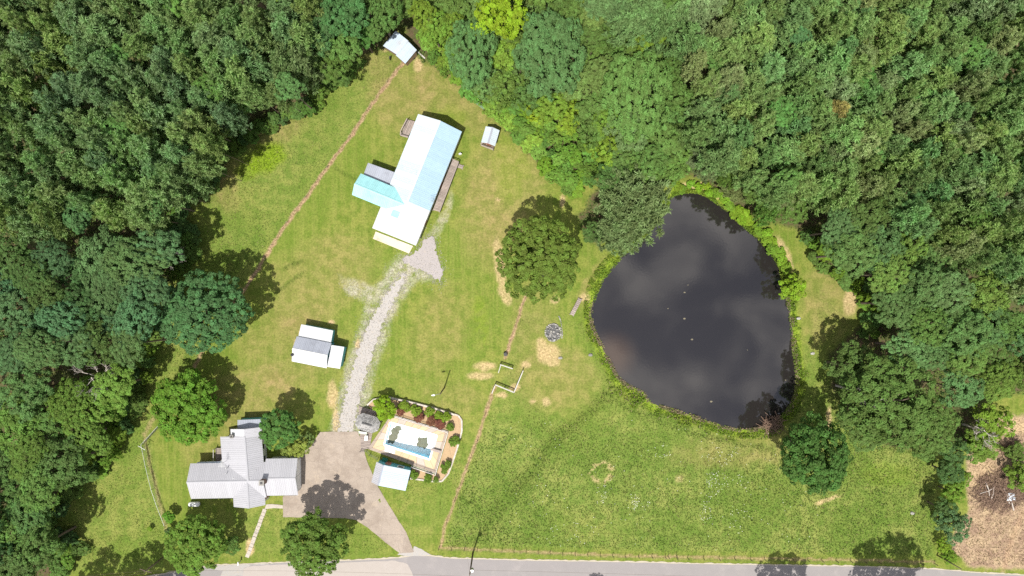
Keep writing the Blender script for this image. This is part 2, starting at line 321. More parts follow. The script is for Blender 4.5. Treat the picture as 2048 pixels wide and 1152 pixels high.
        t = mx(t, blob(*a[:4], *(a[4:5] or (0,)), q=1)*(0.75 if a[2] > 8 else 0.9))
    m['tan'] = np.clip(t*(0.5 + 0.8*fbm(x, y, 97, 7)), 0, 1)
    # trodden reddish soil strips below old fences
    s = line([(812, 118), (775, 165), (740, 215), (700, 275), (655, 335), (612, 395), (575, 445), (545, 490), (508, 550), (480, 590)], 5.5)
    s = mx(s, line([(480, 590), (440, 640), (402, 710), (382, 748)], 5)*0.85); s = mx(s, line([(1058, 575), (1045, 610), (1030, 655), (1010, 715)], 4.5)); s = mx(s, line([(988, 775), (970, 830), (955, 880), (935, 930), (910, 1000), (893, 1045), (880, 1094)], 4.5)*0.9)
    s = mx(s, line([(878, 1096), (980, 1100), (1100, 1106), (1250, 1112), (1400, 1114), (1600, 1118), (1870, 1124)], 3.2)*0.7); s = mx(s, line([(288, 868), (300, 930), (318, 1000), (332, 1060)], 4)*0.5)
    s = mx(s, line([(290, 868), (300, 845), (330, 815)], 7)*0.45)
    m['track'] = np.clip(s*(0.65 + 0.5*fbm(x, y, 99, 6)), 0, 1)
    # thin gravel scattered beside the drive, pale old wheel marks
    g = line([(690, 865), (708, 790), (722, 730), (742, 680), (755, 630), (775, 590), (815, 540)], 46, 14)*0.75; g = mx(g, blob(720, 585, 50, 24, 30)*0.7); g = mx(g, blob(840, 540, 50, 32)*0.55); g = mx(g, blob(800, 545, 40, 34)*0.95); g = mx(g, blob(880, 430, 8, 60, 22)*0.5); g = mx(g, blob(735, 790, 14, 40, 15)*0.5)
    m['stony'] = np.clip(g*1.7*fbm(x, y, 101, 9) - 0.28*g, 0, 1)
    # dry straw lot beyond the hedgerow
    lot = sdist(wx, wy, [(1925, 1140), (1905, 1100), (1905, 1060), (1930, 1020), (1925, 940), (1940, 905), (1975, 880), (2000, 830), (2600, 800), (2600, 1150)])
    m['lot'] = sst(-3, 8, lot); lt = line([(2048, 1020), (2020, 1090), (2005, 1152)], 9)
    m['track'] = mx(m['track'], lt*0.45)
    m['tan'] = mx(m['tan'], m['lot']*(blob(1960, 950, 40, 50)*0.35 + blob(2030, 850, 30, 30)*0.5))
    # fresh green of the wet pond bank
    pd = -sdist(fx, fy, POND); m['bank'] = (1 - sst(9, 20, pd)); m['mud'] = 1 - sst(-1.5, 1.5, pd)
    # greener ditch and mower streaks
    m['ditch'] = np.clip(line([(965, 1070), (1000, 1010), (1060, 950), (1110, 880), (1170, 830), (1215, 790)], 12, 18)*0.45 + line([(1215, 790), (1280, 830), (1400, 870), (1520, 892)], 5, 8)*0.35 + line([(545, 590), (605, 545)], 5, 4)*0.5 + line([(570, 535), (605, 520)], 5, 4)*0.5 + line([(670, 335), (735, 372)], 4, 5)*0.5, 0, 1)
    m['flowery'] = np.clip(blob(1262, 1005, 14, 22, 20) + blob(1295, 1010, 14, 16)*0.6 + blob(1430, 970, 26, 40)*0.5 + blob(1415, 1025, 16, 30)*0.5 + blob(1480, 1040, 26, 36)*0.35 + blob(1200, 985, 12, 34)*0.45 + blob(1320, 900, 26, 16)*0.4 + blob(1440, 910, 50, 24)*0.3 + blob(1150, 1060, 60, 30)*0.2 + blob(1480, 960, 30, 20)*0.4 + blob(1100, 980, 40, 50)*0.15 + blob(1590, 880, 30, 20)*0.1, 0, 1)
    # trampled ring of dead stalks in the field
    rr = np.hypot((fx-1202)/24, (fy-944)/20); m['tan'] = mx(m['tan'], (1-sst(0.12, 0.3, np.abs(rr-0.9)))*0.6*(fbm(x, y, 103, 7) > 0.5)); m['tan'] = mx(m['tan'], (1-sst(0.5, 1.1, np.hypot((fx-1358)/11, (fy-957)/9)))*0.4)
    return m, pd
GRID = {}
def masks_at(px, py):
    """read the masks already worked out for the ground sheet (nearest ground vertex)"""
    i = np.clip(np.searchsorted(GRID['xs'], (px-1024)*S), 1, len(GRID['xs'])-1); j = np.clip(np.searchsorted(GRID['ys'], -(py-576)*S), 1, len(GRID['ys'])-1)
    k = j*len(GRID['xs']) + i; return {q: v[k] for q, v in GRID['m'].items()}, GRID['pd'][k]
def build_ground():
    x0, y0 = P(-80, 1260)[:2]; x1, y1 = P(2130, -80)[:2]
    xs, ys = axis(x0, x1), axis(y0, y1); X, Y = np.meshgrid(xs, ys); X = X.ravel(); Y = Y.ravel(); px = X/S + 1024; py = -Y/S + 576
    m, pd = ground_masks(px, py); pdm = pd*S; GRID.update(xs=xs, ys=ys, m=m, pd=pd)
    z = np.where(pdm > 0, -0.45 + 0.45*sst(0, 2.4, pdm), -0.45 - 1.3*sst(0, 4, -pdm))
    z = z + (fbm(px, py, 120, 40)-.5)*0.10*sst(0.5, 3, pdm) - 0.10*m['ditch'] - 0.05*m['track']
    deckp = [(700, 790), (930, 800), (940, 990), (740, 990), (690, 880)]
    for pl in (deckp, [(560, 1045), (560, 860), (720, 850), (730, 980), (850, 1115), (780, 1115)], [(670, 868), (682, 800), (715, 690), (760, 590), (800, 510), (850, 462), (875, 470), (892, 535), (884, 570), (830, 560), (800, 610), (760, 690), (725, 800), (712, 868)], [(484, 1120), (525, 1010), (570, 1000), (572, 1022), (540, 1022), (504, 1120)], [(735, 455), (740, 485), (820, 515), (835, 490)]): z = np.where(inside(px, py, pl), np.minimum(z, -0.04), z)
    pool = sdist(px, py, [(780.5, 844.6), (874, 870.6), (859.5, 919), (768, 889.8)]); z = np.where(pool > -2, -3.2, z)
    z = np.where((py > 1100) & (py < 1215) & (pdm > 3), np.minimum(z, -0.03), z)
    nx, ny = len(xs), len(ys); i = np.arange(ny-1)[:, None]*nx + np.arange(nx-1)[None, :]; i = i.ravel()
    f = np.stack([i, i+1, i+nx+1, i+nx], 1)
    me = mesh_np('ground', np.stack([X, Y, z], 1), f, ground_mat(), True, {k: v for k, v in m.items()})
    o = bpy.data.objects.new('ground', me); C.objects.link(o); return structure(o, 'mown lawn, pasture and woodland floor')
def ground_mat():
    m, n, l, b = nodes('lawn and soil'); pos = geo_pos(n)
    def A(k): a = n.new('ShaderNodeAttribute'); a.attribute_name = k; return a.outputs['Fac']
    fine = noise(n, l, 3.2, 5, 0.7, pos); mid = noise(n, l, 0.55, 5, 0.62, pos); big = noise(n, l, 0.09, 4, 0.55, pos)
    mp = n.new('ShaderNodeMapping'); mp.inputs['Rotation'].default_value = (0, 0, R_(-24)); mp.inputs['Scale'].default_value = (1.4, 0.06, 1); l.new(pos, mp.inputs[0])
    streak = noise(n, l, 1.0, 4, 0.6, mp.outputs[0], 0.6)
    lawn = mixc(n, l, ramp(n, l, mid, 0.38, 0.62), (0.106, 0.150, 0.022), (0.175, 0.192, 0.041))
    lawn = mixc(n, l, ramp(n, l, big, 0.38, 0.62, 0, 0.6), lawn, (0.108, 0.162, 0.022))
    lawn = mixc(n, l, ramp(n, l, streak, 0.44, 0.62, 0, 0.35), lawn, (0.20, 0.212, 0.052))
    lush = mixc(n, l, ramp(n, l, mid, 0.35, 0.65), (0.116, 0.170, 0.032), (0.194, 0.220, 0.056))
    lush = mixc(n, l, ramp(n, l, big, 0.4, 0.6, 0, 0.55), lush, (0.078, 0.140, 0.018))
    c = mixc(n, l, A('lush'), lawn, lush)
    c = mixc(n, l, A('dry'), c, mixc(n, l, ramp(n, l, mid, 0.4, 0.62), (0.178, 0.165, 0.050), (0.26, 0.205, 0.085)))
    c = mixc(n, l, A('yellow'), c, (0.15, 0.225, 0.014))
    c = mixc(n, l, A('ditch'), c, (0.075, 0.115, 0.018))
    c = mixc(n, l, A('bank'), c, mixc(n, l, ramp(n, l, fine, 0.35, 0.65), (0.10, 0.17, 0.012), (0.20, 0.26, 0.03)))
    c = mixc(n, l, A('stony'), c, mixc(n, l, ramp(n, l, fine, 0.4, 0.6), (0.33, 0.29, 0.22), (0.45, 0.42, 0.36)))
    c = mixc(n, l, A('lot'), c, mixc(n, l, ramp(n, l, mid, 0.35, 0.65), (0.235, 0.16, 0.112), (0.35, 0.262, 0.165)))
    c = mixc(n, l, A('tan'), c, mixc(n, l, ramp(n, l, fine, 0.35, 0.65), (0.35, 0.245, 0.13), (0.48, 0.36, 0.20)))
    c = mixc(n, l, A('track'), c, mixc(n, l, ramp(n, l, fine, 0.35, 0.65), (0.23, 0.14, 0.085), (0.36, 0.25, 0.155)))
    c = mixc(n, l, A('litter'), c, mixc(n, l, ramp(n, l, mid, 0.4, 0.6), (0.095, 0.072, 0.04), (0.07, 0.085, 0.028)))
    c = mixc(n, l, A('mud'), c, (0.10, 0.08, 0.055))
    hs = n.new('ShaderNodeHueSaturation'); l.new(c, hs.inputs['Color']); l.new(ramp(n, l, fine, 0.25, 0.75, 0.72, 1.28), hs.inputs['Value']); l.new(hs.outputs[0], b.inputs['Base Color'])
    b.inputs['Roughness'].default_value = 0.95; b.inputs['Specular IOR Level'].default_value = 0.1
    bp = n.new('ShaderNodeBump'); bp.inputs['Strength'].default_value = 0.9; bp.inputs['Distance'].default_value = 0.12
    l.new(noise(n, l, 4.5, 6, 0.75, pos), bp.inputs['Height']); l.new(bp.outputs[0], b.inputs['Normal'])
    return m
build_ground()

def sheet(name, poly, z, m, jag=0.0, seed=1, step=0.4, px=True, thick=0.0):
    """flat sheet with a slightly irregular outline (poly in photo pixels or metres)"""
    pts = [Vector(P(*p)[:2]) for p in poly] if px else [Vector(p) for p in poly]
    out = []; r = random.Random(seed)
    if jag:
        for a, b in zip(pts, pts[1:] + pts[:1]):
            k = max(1, int((b-a).length/step)); d = (b-a); nn = Vector((-d.y, d.x)).normalized()
            for i in range(k): out.append(a + d*i/k + nn*r.uniform(-jag, jag))
    else: out = pts
    mb = MB()
    if thick: mb.prism([(p.x, p.y) for p in out], z-thick, z)
    else: mb.add([(p.x, p.y, z) for p in out], [tuple(range(len(out)))])
    me = mb.mesh(name, m)
    import bmesh
    bm = bmesh.new(); bm.from_mesh(me); bmesh.ops.triangulate(bm, faces=[f for f in bm.faces if len(f.verts) > 4]); bmesh.ops.recalc_face_normals(bm, faces=bm.faces)
    if not thick:
        for f in bm.faces:
            if f.normal.z < 0: f.normal_flip()
    bm.to_mesh(me); bm.free()
    o = bpy.data.objects.new(name, me); return structure(link(o))
# water
def water_mat():
    m, n, l, b = nodes('dark pond water'); pos = geo_pos(n)
    d = n.new('ShaderNodeVectorMath'); d.operation = 'DISTANCE'; l.new(pos, d.inputs[0]); d.inputs[1].default_value = tuple(P(1225, 712)[:2]) + (-0.45,)
    silt = ramp(n, l, d.outputs['Value'], 0.5, 5.5, 0.8, 0.0)
    c = mixc(n, l, silt, (0.0165, 0.0145, 0.0140), (0.05, 0.031, 0.02)); l.new(c, b.inputs['Base Color'])
    b.inputs['Roughness'].default_value = 0.03; b.inputs['IOR'].default_value = 1.8
    bp = n.new('ShaderNodeBump'); bp.inputs['Strength'].default_value = 0.06; bp.inputs['Distance'].default_value = 0.02; l.new(noise(n, l, 2.5, 3, 0.5, pos), bp.inputs['Height']); l.new(bp.outputs[0], b.inputs['Normal'])
    return m
M['water'] = water_mat()
ctr = (1400, 640); water = sheet('pond_water', [(ctr[0] + (p[0]-ctr[0])*1.012 + (4 if p[0] > ctr[0] else -4), ctr[1] + (p[1]-ctr[1])*1.012 + (4 if p[1] > ctr[1] else -4)) for p in POND], -0.45, M['water'])
water['label'] = 'dark farm pond mirroring grey clouds'
# road, drive, walks
RU = [(-700, 1210), (-100, 1200), (200, 1172), (380, 1139), (431, 1131), (558, 1126), (697, 1121.5), (791, 1117), (826, 1112), (860, 1112), (900, 1117), (1044, 1121), (1230, 1124), (1400, 1128), (1500, 1130), (1696, 1133), (1873, 1139), (1970, 1147), (2100, 1153), (2800, 1175)]
rd = sheet('road', RU + [(p[0], p[1]+66) for p in RU[::-1]], 0.012, M['asphalt'], 0.05, 3, 1.0); rd['label'] = 'weathered grey country road along the lower edge'
e = sheet('road_edge', [(p[0], p[1]-2.5) for p in RU] + [(p[0], p[1]+2.5) for p in RU[::-1]], 0.006, M['edge'], 0.10, 5, 0.5); e['label'] = 'pale gravel verge of the road'
e = sheet('road_patch', [(486, 1150), (487, 1138), (500, 1132), (560, 1129), (700, 1124.5), (790, 1121), (815, 1128), (826, 1150), (830, 1166), (480, 1166)], 0.017, M['roadpatch'], 0.06, 8, 0.7); e['label'] = 'paler resurfaced stretch of the road'
e = sheet('shoulder', [(431, 1131), (560, 1126), (500, 1131), (487, 1138), (486, 1152), (440, 1154), (446, 1142), (428, 1140)], 0.0145, M['gravel'], 0.12, 9, 0.4); e['label'] = 'broken pale gravel shoulder beside the mailbox'
DRIVE = [(566, 1034), (566, 993), (572, 991), (593, 991), (593, 916), (605, 905), (622, 893), (640, 864), (675, 863.5), (716, 863), (722, 880), (735, 925), (757, 975), (790, 1030), (812, 1064), (826, 1098), (828, 1104), (800, 1107), (775, 1088), (735, 1055), (712, 1040), (690, 1036), (650, 1036), (600, 1035)]
d = sheet('concrete_drive', DRIVE, 0.03, M['drive'], 0.035, 4, 0.5, thick=0.06); d['label'] = 'broad tan concrete driveway beside the house'
e = sheet('drive_mouth', [(795, 1110), (800, 1105), (826, 1102), (828, 1092), (842, 1098), (862, 1110), (826, 1113)], 0.008, M['gravel'], 0.06, 6, 0.4); e['label'] = 'gravel flare where the driveway meets the road'
GR = [(676, 864), (686, 810), (700, 752), (715, 705), (733, 656), (751, 622), (766, 600), (782, 576), (802, 550), (812, 549), (803, 572), (792, 592), (778, 622), (761, 655), (747, 698), (734, 737), (719, 795), (707, 864)]
e = sheet('gravel_drive', GR, 0.010, M['gravel'], 0.38, 12, 0.3); e['label'] = 'pale gravel track from the concrete drive up to the barn'
e = sheet('gravel_yard', [(804, 519), (838, 498), (854, 472), (866, 476), (871, 505), (884, 535), (880, 562), (866, 555), (846, 541), (826, 537)], 0.014, M['gravel_grey'], 0.35, 13, 0.35); e['label'] = 'grey chip gravel patch beside the barn corner'
e = sheet('barn_apron', [(751.5, 463), (746, 477.5), (818, 507), (826, 492)], 0.06, M['apron'], 0, thick=0.12); e['label'] = 'stained cream concrete apron at the barn end'
# front walk of single flags
wk = empty('front_walk', P(512, 1066)); structure(wk, 'narrow pale stone walk from porch to road')
a, b = P(530, 1018), P(494, 1115); dd = (b-a); nw = 14; ang = math.atan2(dd.y, dd.x); r = random.Random(3)
for i in range(nw):
    p = a + dd*((i+.5)/nw); o = MB().box((0, 0, 0), (dd.length/nw-0.05, 0.68, 0.06), 0).build('flagstone', M['concrete_light'], wk)
    o.location = p - wk.location + Vector((r.uniform(-.02, .02), r.uniform(-.02, .02), 0.012)); o.rotation_euler = (0, 0, ang + r.uniform(-.02, .02))
e = sheet('porch_path', [(533, 1009), (545, 1008), (566, 1010.5), (566, 1017), (548, 1016), (536, 1017.5), (529, 1018)], 0.03, M['concrete_light'], 0.02, 2, 0.4, thick=0.06); e['label'] = 'short concrete path joining porch and driveway'

# ------------------------------------------------------------------ buildings
def slope(parent, e0, e1, r0, r1, m, pw=0.92, ribs=3, org=Vector((0, 0, 0)), name='roof_panel', rw=0.06, rh=0.034, thick=0.03):
    """one roof slope of ribbed metal sheets, each sheet an object; m: material or function(fraction) -> material"""
    e0, e1, r0, r1 = (Vector(q) for q in (e0, e1, r0, r1)); n = (e1-e0).cross(r0-e0).normalized()
    if n.z < 0: n = -n
    L = (e1-e0).length; k = max(1, round(L/pw)); rr = random.Random(int(abs(e0.x*7+e0.y*13)*10))
    for i in range(k):
        a, b = i/k + 0.003/L, (i+1)/k - 0.003/L; lift = n*rr.uniform(0, 0.004)
        q = [e0.lerp(e1, a), e0.lerp(e1, b), r0.lerp(r1, b), r0.lerp(r1, a)]
        mb = MB(); mb.hexa([p - n*thick + lift for p in q], [p + lift for p in q])
        for j in range(ribs):
            t = (i + (j + 0.5)/ribs)/k; p0 = e0.lerp(e1, t) + lift; p1 = r0.lerp(r1, t) + lift; u = (e1-e0).normalized()*rw/2
            mb.hexa([p0-u, p0+u, p1+u, p1-u], [p0-u*.5+n*rh, p0+u*.5+n*rh, p1+u*.5+n*rh, p1-u*.5+n*rh])
        mb.v = [tuple(Vector(v)-org) for v in mb.v]
        mb.build(name, m((i+.5)/k) if callable(m) else m, parent)
def frame_of(r0px, r1px, eLpx, eRpx, zr, ze):
    a, b = P(*r0px, zr), P(*r1px, zr); u = (b-a); u.z = 0; L = u.length; u /= L; n = Vector((-u.y, u.x, 0))
    wL = abs((P(*eLpx, ze)-a).dot(n)); wR = abs((P(*eRpx, ze)-a).dot(n)); sL = 1 if (P(*eLpx, ze)-a).dot(n) > 0 else -1
    return a, b, u, n*sL, wL, wR, L
def gable(root, roof, org, r0px, r1px, eLpx, eRpx, zr, ze, mL, mR, wallm, over=0.35, cap=None, walls=True, opens=(), name='wall', ribs=3):
    a, b, u, n, wL, wR, L = frame_of(r0px, r1px, eLpx, eRpx, zr, ze); dz = Vector((0, 0, ze-zr))
    slope(roof, a+n*wL+dz, b+n*wL+dz, a, b, mL, org=org, ribs=ribs); slope(roof, a-n*wR+dz, b-n*wR+dz, a, b, mR, org=org, ribs=ribs)
    if cap:
        up = Vector((0, 0, 0.07)); mb = MB(); w = 0.16; dn = Vector((0, 0, -0.09))
        mb.add([p-org for p in (a+n*w+dn+up, b+n*w+dn+up, b+up, a+up, a-n*w+dn+up, b-n*w+dn+up)], [(0, 1, 2, 3), (3, 2, 5, 4)]); mb.build('ridge_cap', cap, roof)
    if walls:
        kL = (zr-ze)/wL; kR = (zr-ze)/wR; xl, xr = wL-over, wR-over; zl = zr-kL*xl-0.05; zrr = zr-kR*xr-0.05
        pa, pb = a+u*over, b-u*over
        def at(p, d, z): q = p + n*d; return Vector((q.x, q.y, z))
        prof = [(xl, -0.1), (xl, zl), (0, zr-0.06), (-xr, zrr), (-xr, -0.1)]
        v = [at(pa, d, z)-org for d, z in prof] + [at(pb, d, z)-org for d, z in prof]; k = 5
        MB().add(v, [(0, 1, 2, 3, 4)[::-1], (5, 6, 7, 8, 9)] + [(i, (i+1) % k, k+(i+1) % k, k+i) for i in (0, 3, 4)]).build(name, wallm, root)
        # openings: (side L/R/a/b, position 0..1, kind)
        for side, t, kind in opens:
            h0, h1, w = (0.05, 2.05, 0.95) if kind == 'door' else (0.05, 2.3, 2.6) if kind == 'garage_door' else (0.95, 2.05, 1.0)
            if side in 'LR':
                c = at(pa.lerp(pb, t), xl if side == 'L' else -xr, 0); along, outw = u, (n if side == 'L' else -n)
            else:
                c = at(pa if side == 'a' else pb, xl*(1-t)-xr*t, 0); along, outw = n, (-u if side == 'a' else u)
            c = c - org; ang = math.atan2(along.y, along.x); mm = M['door'] if kind == 'door' else M['trim'] if kind == 'garage_door' else M['glass']
            o = MB().box((c + outw*0.03 + Vector((0, 0, (h0+h1)/2)))[:], (w, 0.08, h1-h0), ang).build(kind, mm, root)
            if kind == 'window':
                fr = MB()
                for s_ in (-1, 1): fr.box((c + outw*0.05 + along*s_*w/2 + Vector((0, 0, (h0+h1)/2)))[:], (0.09, 0.12, h1-h0+0.18), ang); fr.box((c + outw*0.05 + Vector((0, 0, h0 if s_ < 0 else h1)))[:], (w, 0.13, 0.09), ang)
                fr.build('window_frame', M['trim'], o)
            elif kind == 'door': MB().box((c + outw*0.10 + along*0.36 + Vector((0, 0, 1.0)))[:], (0.06, 0.08, 0.06), ang).build('handle', M['steel'], o)
    return a, b, u, n, wL, wR
def shed_roof(root, roof, org, corners, m, wallm=None, inset=0.25, name='wall', ribs=3, along=True):
    """corners: four (px,py,z): low edge 0-1, high edge 3-2"""
    q = [P(*c) for c in corners]; slope(roof, q[0], q[1], q[3], q[2], m, org=org, ribs=ribs)
    if wallm:
        c = sum((Vector(p) for p in q), Vector())/4; t = [p + (Vector((c.x, c.y, p.z))-p).normalized()*inset - Vector((0, 0, 0.07)) for p in q]
        MB().hexa([Vector((p.x, p.y, -0.1))-org for p in t], [p-org for p in t]).build(name, wallm, root)
def chimney(root, org, px, z0, z1, w, m):
    c = P(px[0], px[1], z1)-org; o = MB().box((c.x, c.y, (z0+z1)/2), (w, w, z1-z0)).build('chimney', m, root); MB().box((c.x, c.y, z1+0.05), (w*1.18, w*1.18, 0.1)).build('chimney_cap', M['stone'], o)
    MB().box((c.x, c.y, z1+0.13), (w*.5, w*.5, 0.1)).build('flue', M['dark'], o)
def new_building(name, px, label):
    org = P(*px); root = empty(name, org); tag(root, label, 'house' if 'house' in name else 'shed' if 'shed' in name else 'barn' if 'barn' in name else 'building'); roof = empty('roof', (0, 0, 0)); roof.parent = root; return root, roof, org

# farmhouse
hs, rf, og = new_building('farmhouse', (470, 950), 'rambling farmhouse with cross-shaped grey white metal roof beside the driveway')
W = M['roof_house']
gable(hs, rf, og, (373, 965), (526, 962), (430, 926), (440, 996.5), 4.3, 2.8, W, W, M['wall_white'], cap=W, opens=[('R', 0.2, 'window'), ('R', 0.45, 'window'), ('L', 0.15, 'window'), ('L', 0.3, 'door'), ('a', 0.4, 'window'), ('a', 0.65, 'window')])
gable(hs, rf, og, (488.6, 873), (496, 964), (442.5, 900), (525, 895), 4.3, 2.7, W, W, M['wall_white'], cap=W, opens=[('L', 0.2, 'window'), ('L', 0.45, 'door'), ('R', 0.3, 'window'), ('R', 0.6, 'window')])
gable(hs, rf, og, (487.8, 858.5), (489, 876), (461.5, 866), (523.5, 866), 4.28, 3.3, M['roof_white'], W, M['wall_white'], over=0.2)
gable(hs, rf, og, (493.5, 960), (497, 1017), (467, 1005), (530.5, 1004), 4.2, 2.8, W, W, M['wall_white'], cap=W, opens=[('b', 0.3, 'window'), ('b', 0.7, 'window'), ('R', 0.8, 'door')])
gable(hs, rf, og, (526.5, 957.5), (590.8, 956.5), (560, 917), (562, 991), 4.05, 2.7, W, W, M['wall_white'], cap=W, opens=[('b', 0.28, 'garage_door'), ('b', 0.72, 'garage_door'), ('R', 0.3, 'window')])
shed_roof(hs, rf, og, [(475, 840, 2.3), (527, 838, 2.3), (527, 857.5, 2.75), (475, 860, 2.75)], M['roof_grey'], M['wall_teal'])
shed_roof(hs, rf, og, [(394, 924.5, 2.5), (444, 923, 2.5), (444, 928, 2.66), (394, 929, 2.66)], M['roof_shed'])
chimney(hs, og, (523, 966), 2.6, 5.3, 0.75, M['brick']); chimney(hs, og, (463, 873), 2.6, 4.1, 0.5, M['stone'])
for q in ((452.5, 937), (452.5, 947), (467, 956)):
    c = P(*q, 4.0)-og; MB().tube([(c.x, c.y, 3.2), (c.x, c.y, 4.15)], 0.06).build('vent_pipe', M['steel'], hs)
c = P(444, 927, 5)-og; mb = MB().tube([(c.x, c.y, 2.7), (c.x, c.y, 5.2)], 0.03)
for k in range(5): mb.bar((c.x-.6+.1*k, c.y-.5+.25*k, 5.1), (c.x+.6-.1*k, c.y-.5+.25*k, 5.1), 0.03, 0.03)
mb.bar((c.x, c.y-.7, 5.1), (c.x, c.y+.7, 5.1), 0.03, 0.03); mb.build('aerial', M['steel'], hs)
# side porch with steps and a rail on the west wall of the wing
pc = P(440, 908)-og; mb = MB()
for k in range(9): mb.box((pc.x, pc.y + (k-4)*0.26, 0.5), (1.1, 0.22, 0.05))
mb.build('porch_deck', M['wood_grey'], hs)
mb = MB()
for k in (-1, 0, 1): mb.box((pc.x-.55, pc.y+k*1.1, 0.75), (0.09, 0.09, 1.5))
mb.bar((pc.x-.55, pc.y-1.1, 1.45), (pc.x-.55, pc.y+1.1, 1.45), .09, .06).build('porch_rail', M['wood_white'], hs)

# long barn
bn, rf, og = new_building('barn', (833, 360), 'long barn with pale blue and white metal roof and turquoise cross wing')
fE = lambda t: M['roof_blue'] if t < 0.675 else M['roof_white']
fW = lambda t: M['roof_pale'] if t < 0.72 else M['roof_white']
gable(bn, rf, og, (880, 241), (786.4, 473), (790, 343), (877.4, 378), 5.3, 3.4, fW, fE, M['wall_white'], cap=M['roof_white'], ribs=3, opens=[('R', 0.3, 'window'), ('R', 0.45, 'door'), ('R', 0.6, 'window'), ('R', 0.8, 'door'), ('L', 0.1, 'door'), ('L', 0.3, 'window'), ('b', 0.3, 'garage_door'), ('b', 0.7, 'garage_door'), ('a', 0.5, 'window')])
gable(bn, rf, og, (708.7, 367.7), (808, 408.4), (748.8, 358), (744, 406), 5.15, 3.9, M['roof_teal'], M['roof_teal'], M['wall_teal'], cap=M['roof_teal'], opens=[('a', 0.5, 'door'), ('R', 0.2, 'window')])
shed_roof(bn, rf, og, [(736, 325.5, 2.7), (789, 344.5, 2.7), (780, 370, 3.1), (727, 349, 3.1)], M['roof_grey'], M['wall_teal'])
q = P(791, 428, 4.6)-og; a_, b_, u_, n_, wl_, wr_, L_ = frame_of((880, 241), (786.4, 473), (790, 343), (877.4, 378), 5.3, 3.4)
k_ = (5.3-3.4)/wl_; qq = P(791, 428, 4.6)
def on_w(d): p = qq + d; return Vector((p.x, p.y, 5.3 - k_*abs((p-a_).dot(n_)) + 0.065)) - og
vv = [on_w(u_*-.55+n_*.7), on_w(u_*.55+n_*.7), on_w(u_*.55-n_*.7), on_w(u_*-.55-n_*.7)]
MB().add(vv, [(0, 1, 2, 3)]).build('roof_patch', M['roof_teal'], bn)['label'] = 'turquoise sheet patched onto the white roof'
c = P(863, 402, 5.0)-og; mb = MB().tube([(c.x, c.y, 3.6), (c.x, c.y, 5.4)], 0.03)
for k in range(4): mb.bar((c.x-.5, c.y-.5+.3*k, 5.3), (c.x+.5, c.y-.3+.3*k, 5.3), 0.03, 0.03)
mb.build('aerial', M['steel'], bn)

def plank_deck(name, quad, z, label, cat, board=0.19, rail=None, group=None, pieces=True):
    """boards lie across the long direction; quad in photo pixels (a->b one long edge, d->c the other)"""
    q = [P(*p, z) for p in quad]; org = (q[0]+q[1]+q[2]+q[3])/4; org.z = 0; root = empty(name, org); tag(root, label, cat)
    L = (q[1]-q[0]).length; k = max(2, round(L/board)); rr = random.Random(k)
    for i in range(k):
        a, b = (i+.06)/k, (i+.94)/k; j0, j1 = rr.uniform(-.04, .04), rr.uniform(-.04, .04); dzz = Vector((0, 0, rr.uniform(-.006, .006)))
        v = [q[0].lerp(q[1], a), q[0].lerp(q[1], b), q[3].lerp(q[2], b), q[3].lerp(q[2], a)]; d = (v[3]-v[0]).normalized()
        v = [v[0]-d*j0, v[1]-d*j0, v[2]+d*j1, v[3]+d*j1]
        MB().hexa([p-org+dzz-Vector((0, 0, .04)) for p in v], [p-org+dzz for p in v]).build('plank', M['wood_grey'], root)
    mb = MB()
    for p in q: mb.box((p-org - Vector((0, 0, z/2+.05)))[:], (0.14, 0.14, z))
    for e0, e1 in ((0, 1), (3, 2)): mb.bar(q[e0]-org-Vector((0, 0, .12)), q[e1]-org-Vector((0, 0, .12)), 0.05, 0.14)
    mb.build('deck_frame', M['wood_grey'], root)
    for seq in (rail or []):
        mb = MB(); pts = [P(*p, z+1.0) for p in seq]
        for a, b in zip(pts[:-1], pts[1:]):
            kk = max(1, round((b-a).length/1.4)); mb.bar(a-org, b-org, 0.14, 0.04); mb.bar(a-org-Vector((0, 0, .5)), b-org-Vector((0, 0, .5)), 0.05, 0.09)
            for i in range(kk+1): c = a.lerp(b, i/kk)-org; mb.box((c.x, c.y, z+.48), (0.1, 0.1, 0.98))
        mb.build('railing', M['wood_grey'], root)
    return root, org
plank_deck('side_deck', [(905, 319), (866, 420), (879, 423.5), (917, 324)], 0.55, 'long weathered plank deck along the right wall of the barn', 'deck', 0.24, [[(917, 324), (879, 423)], [(905, 318), (917, 323)]])
st, og2 = plank_deck('deck_steps', [(916, 327), (914, 335), (924.5, 338), (927, 331)], 0.28, 'short wooden steps at the upper end of the barn deck', 'steps', 0.3)
plank_deck('corner_deck', [(813, 238), (832, 243.5), (816, 274), (801, 270)], 0.5, 'small clipped-corner wooden deck against the left barn wall', 'deck', 0.3, [[(814, 237), (801.5, 261), (800.5, 270), (816, 274.5)]])

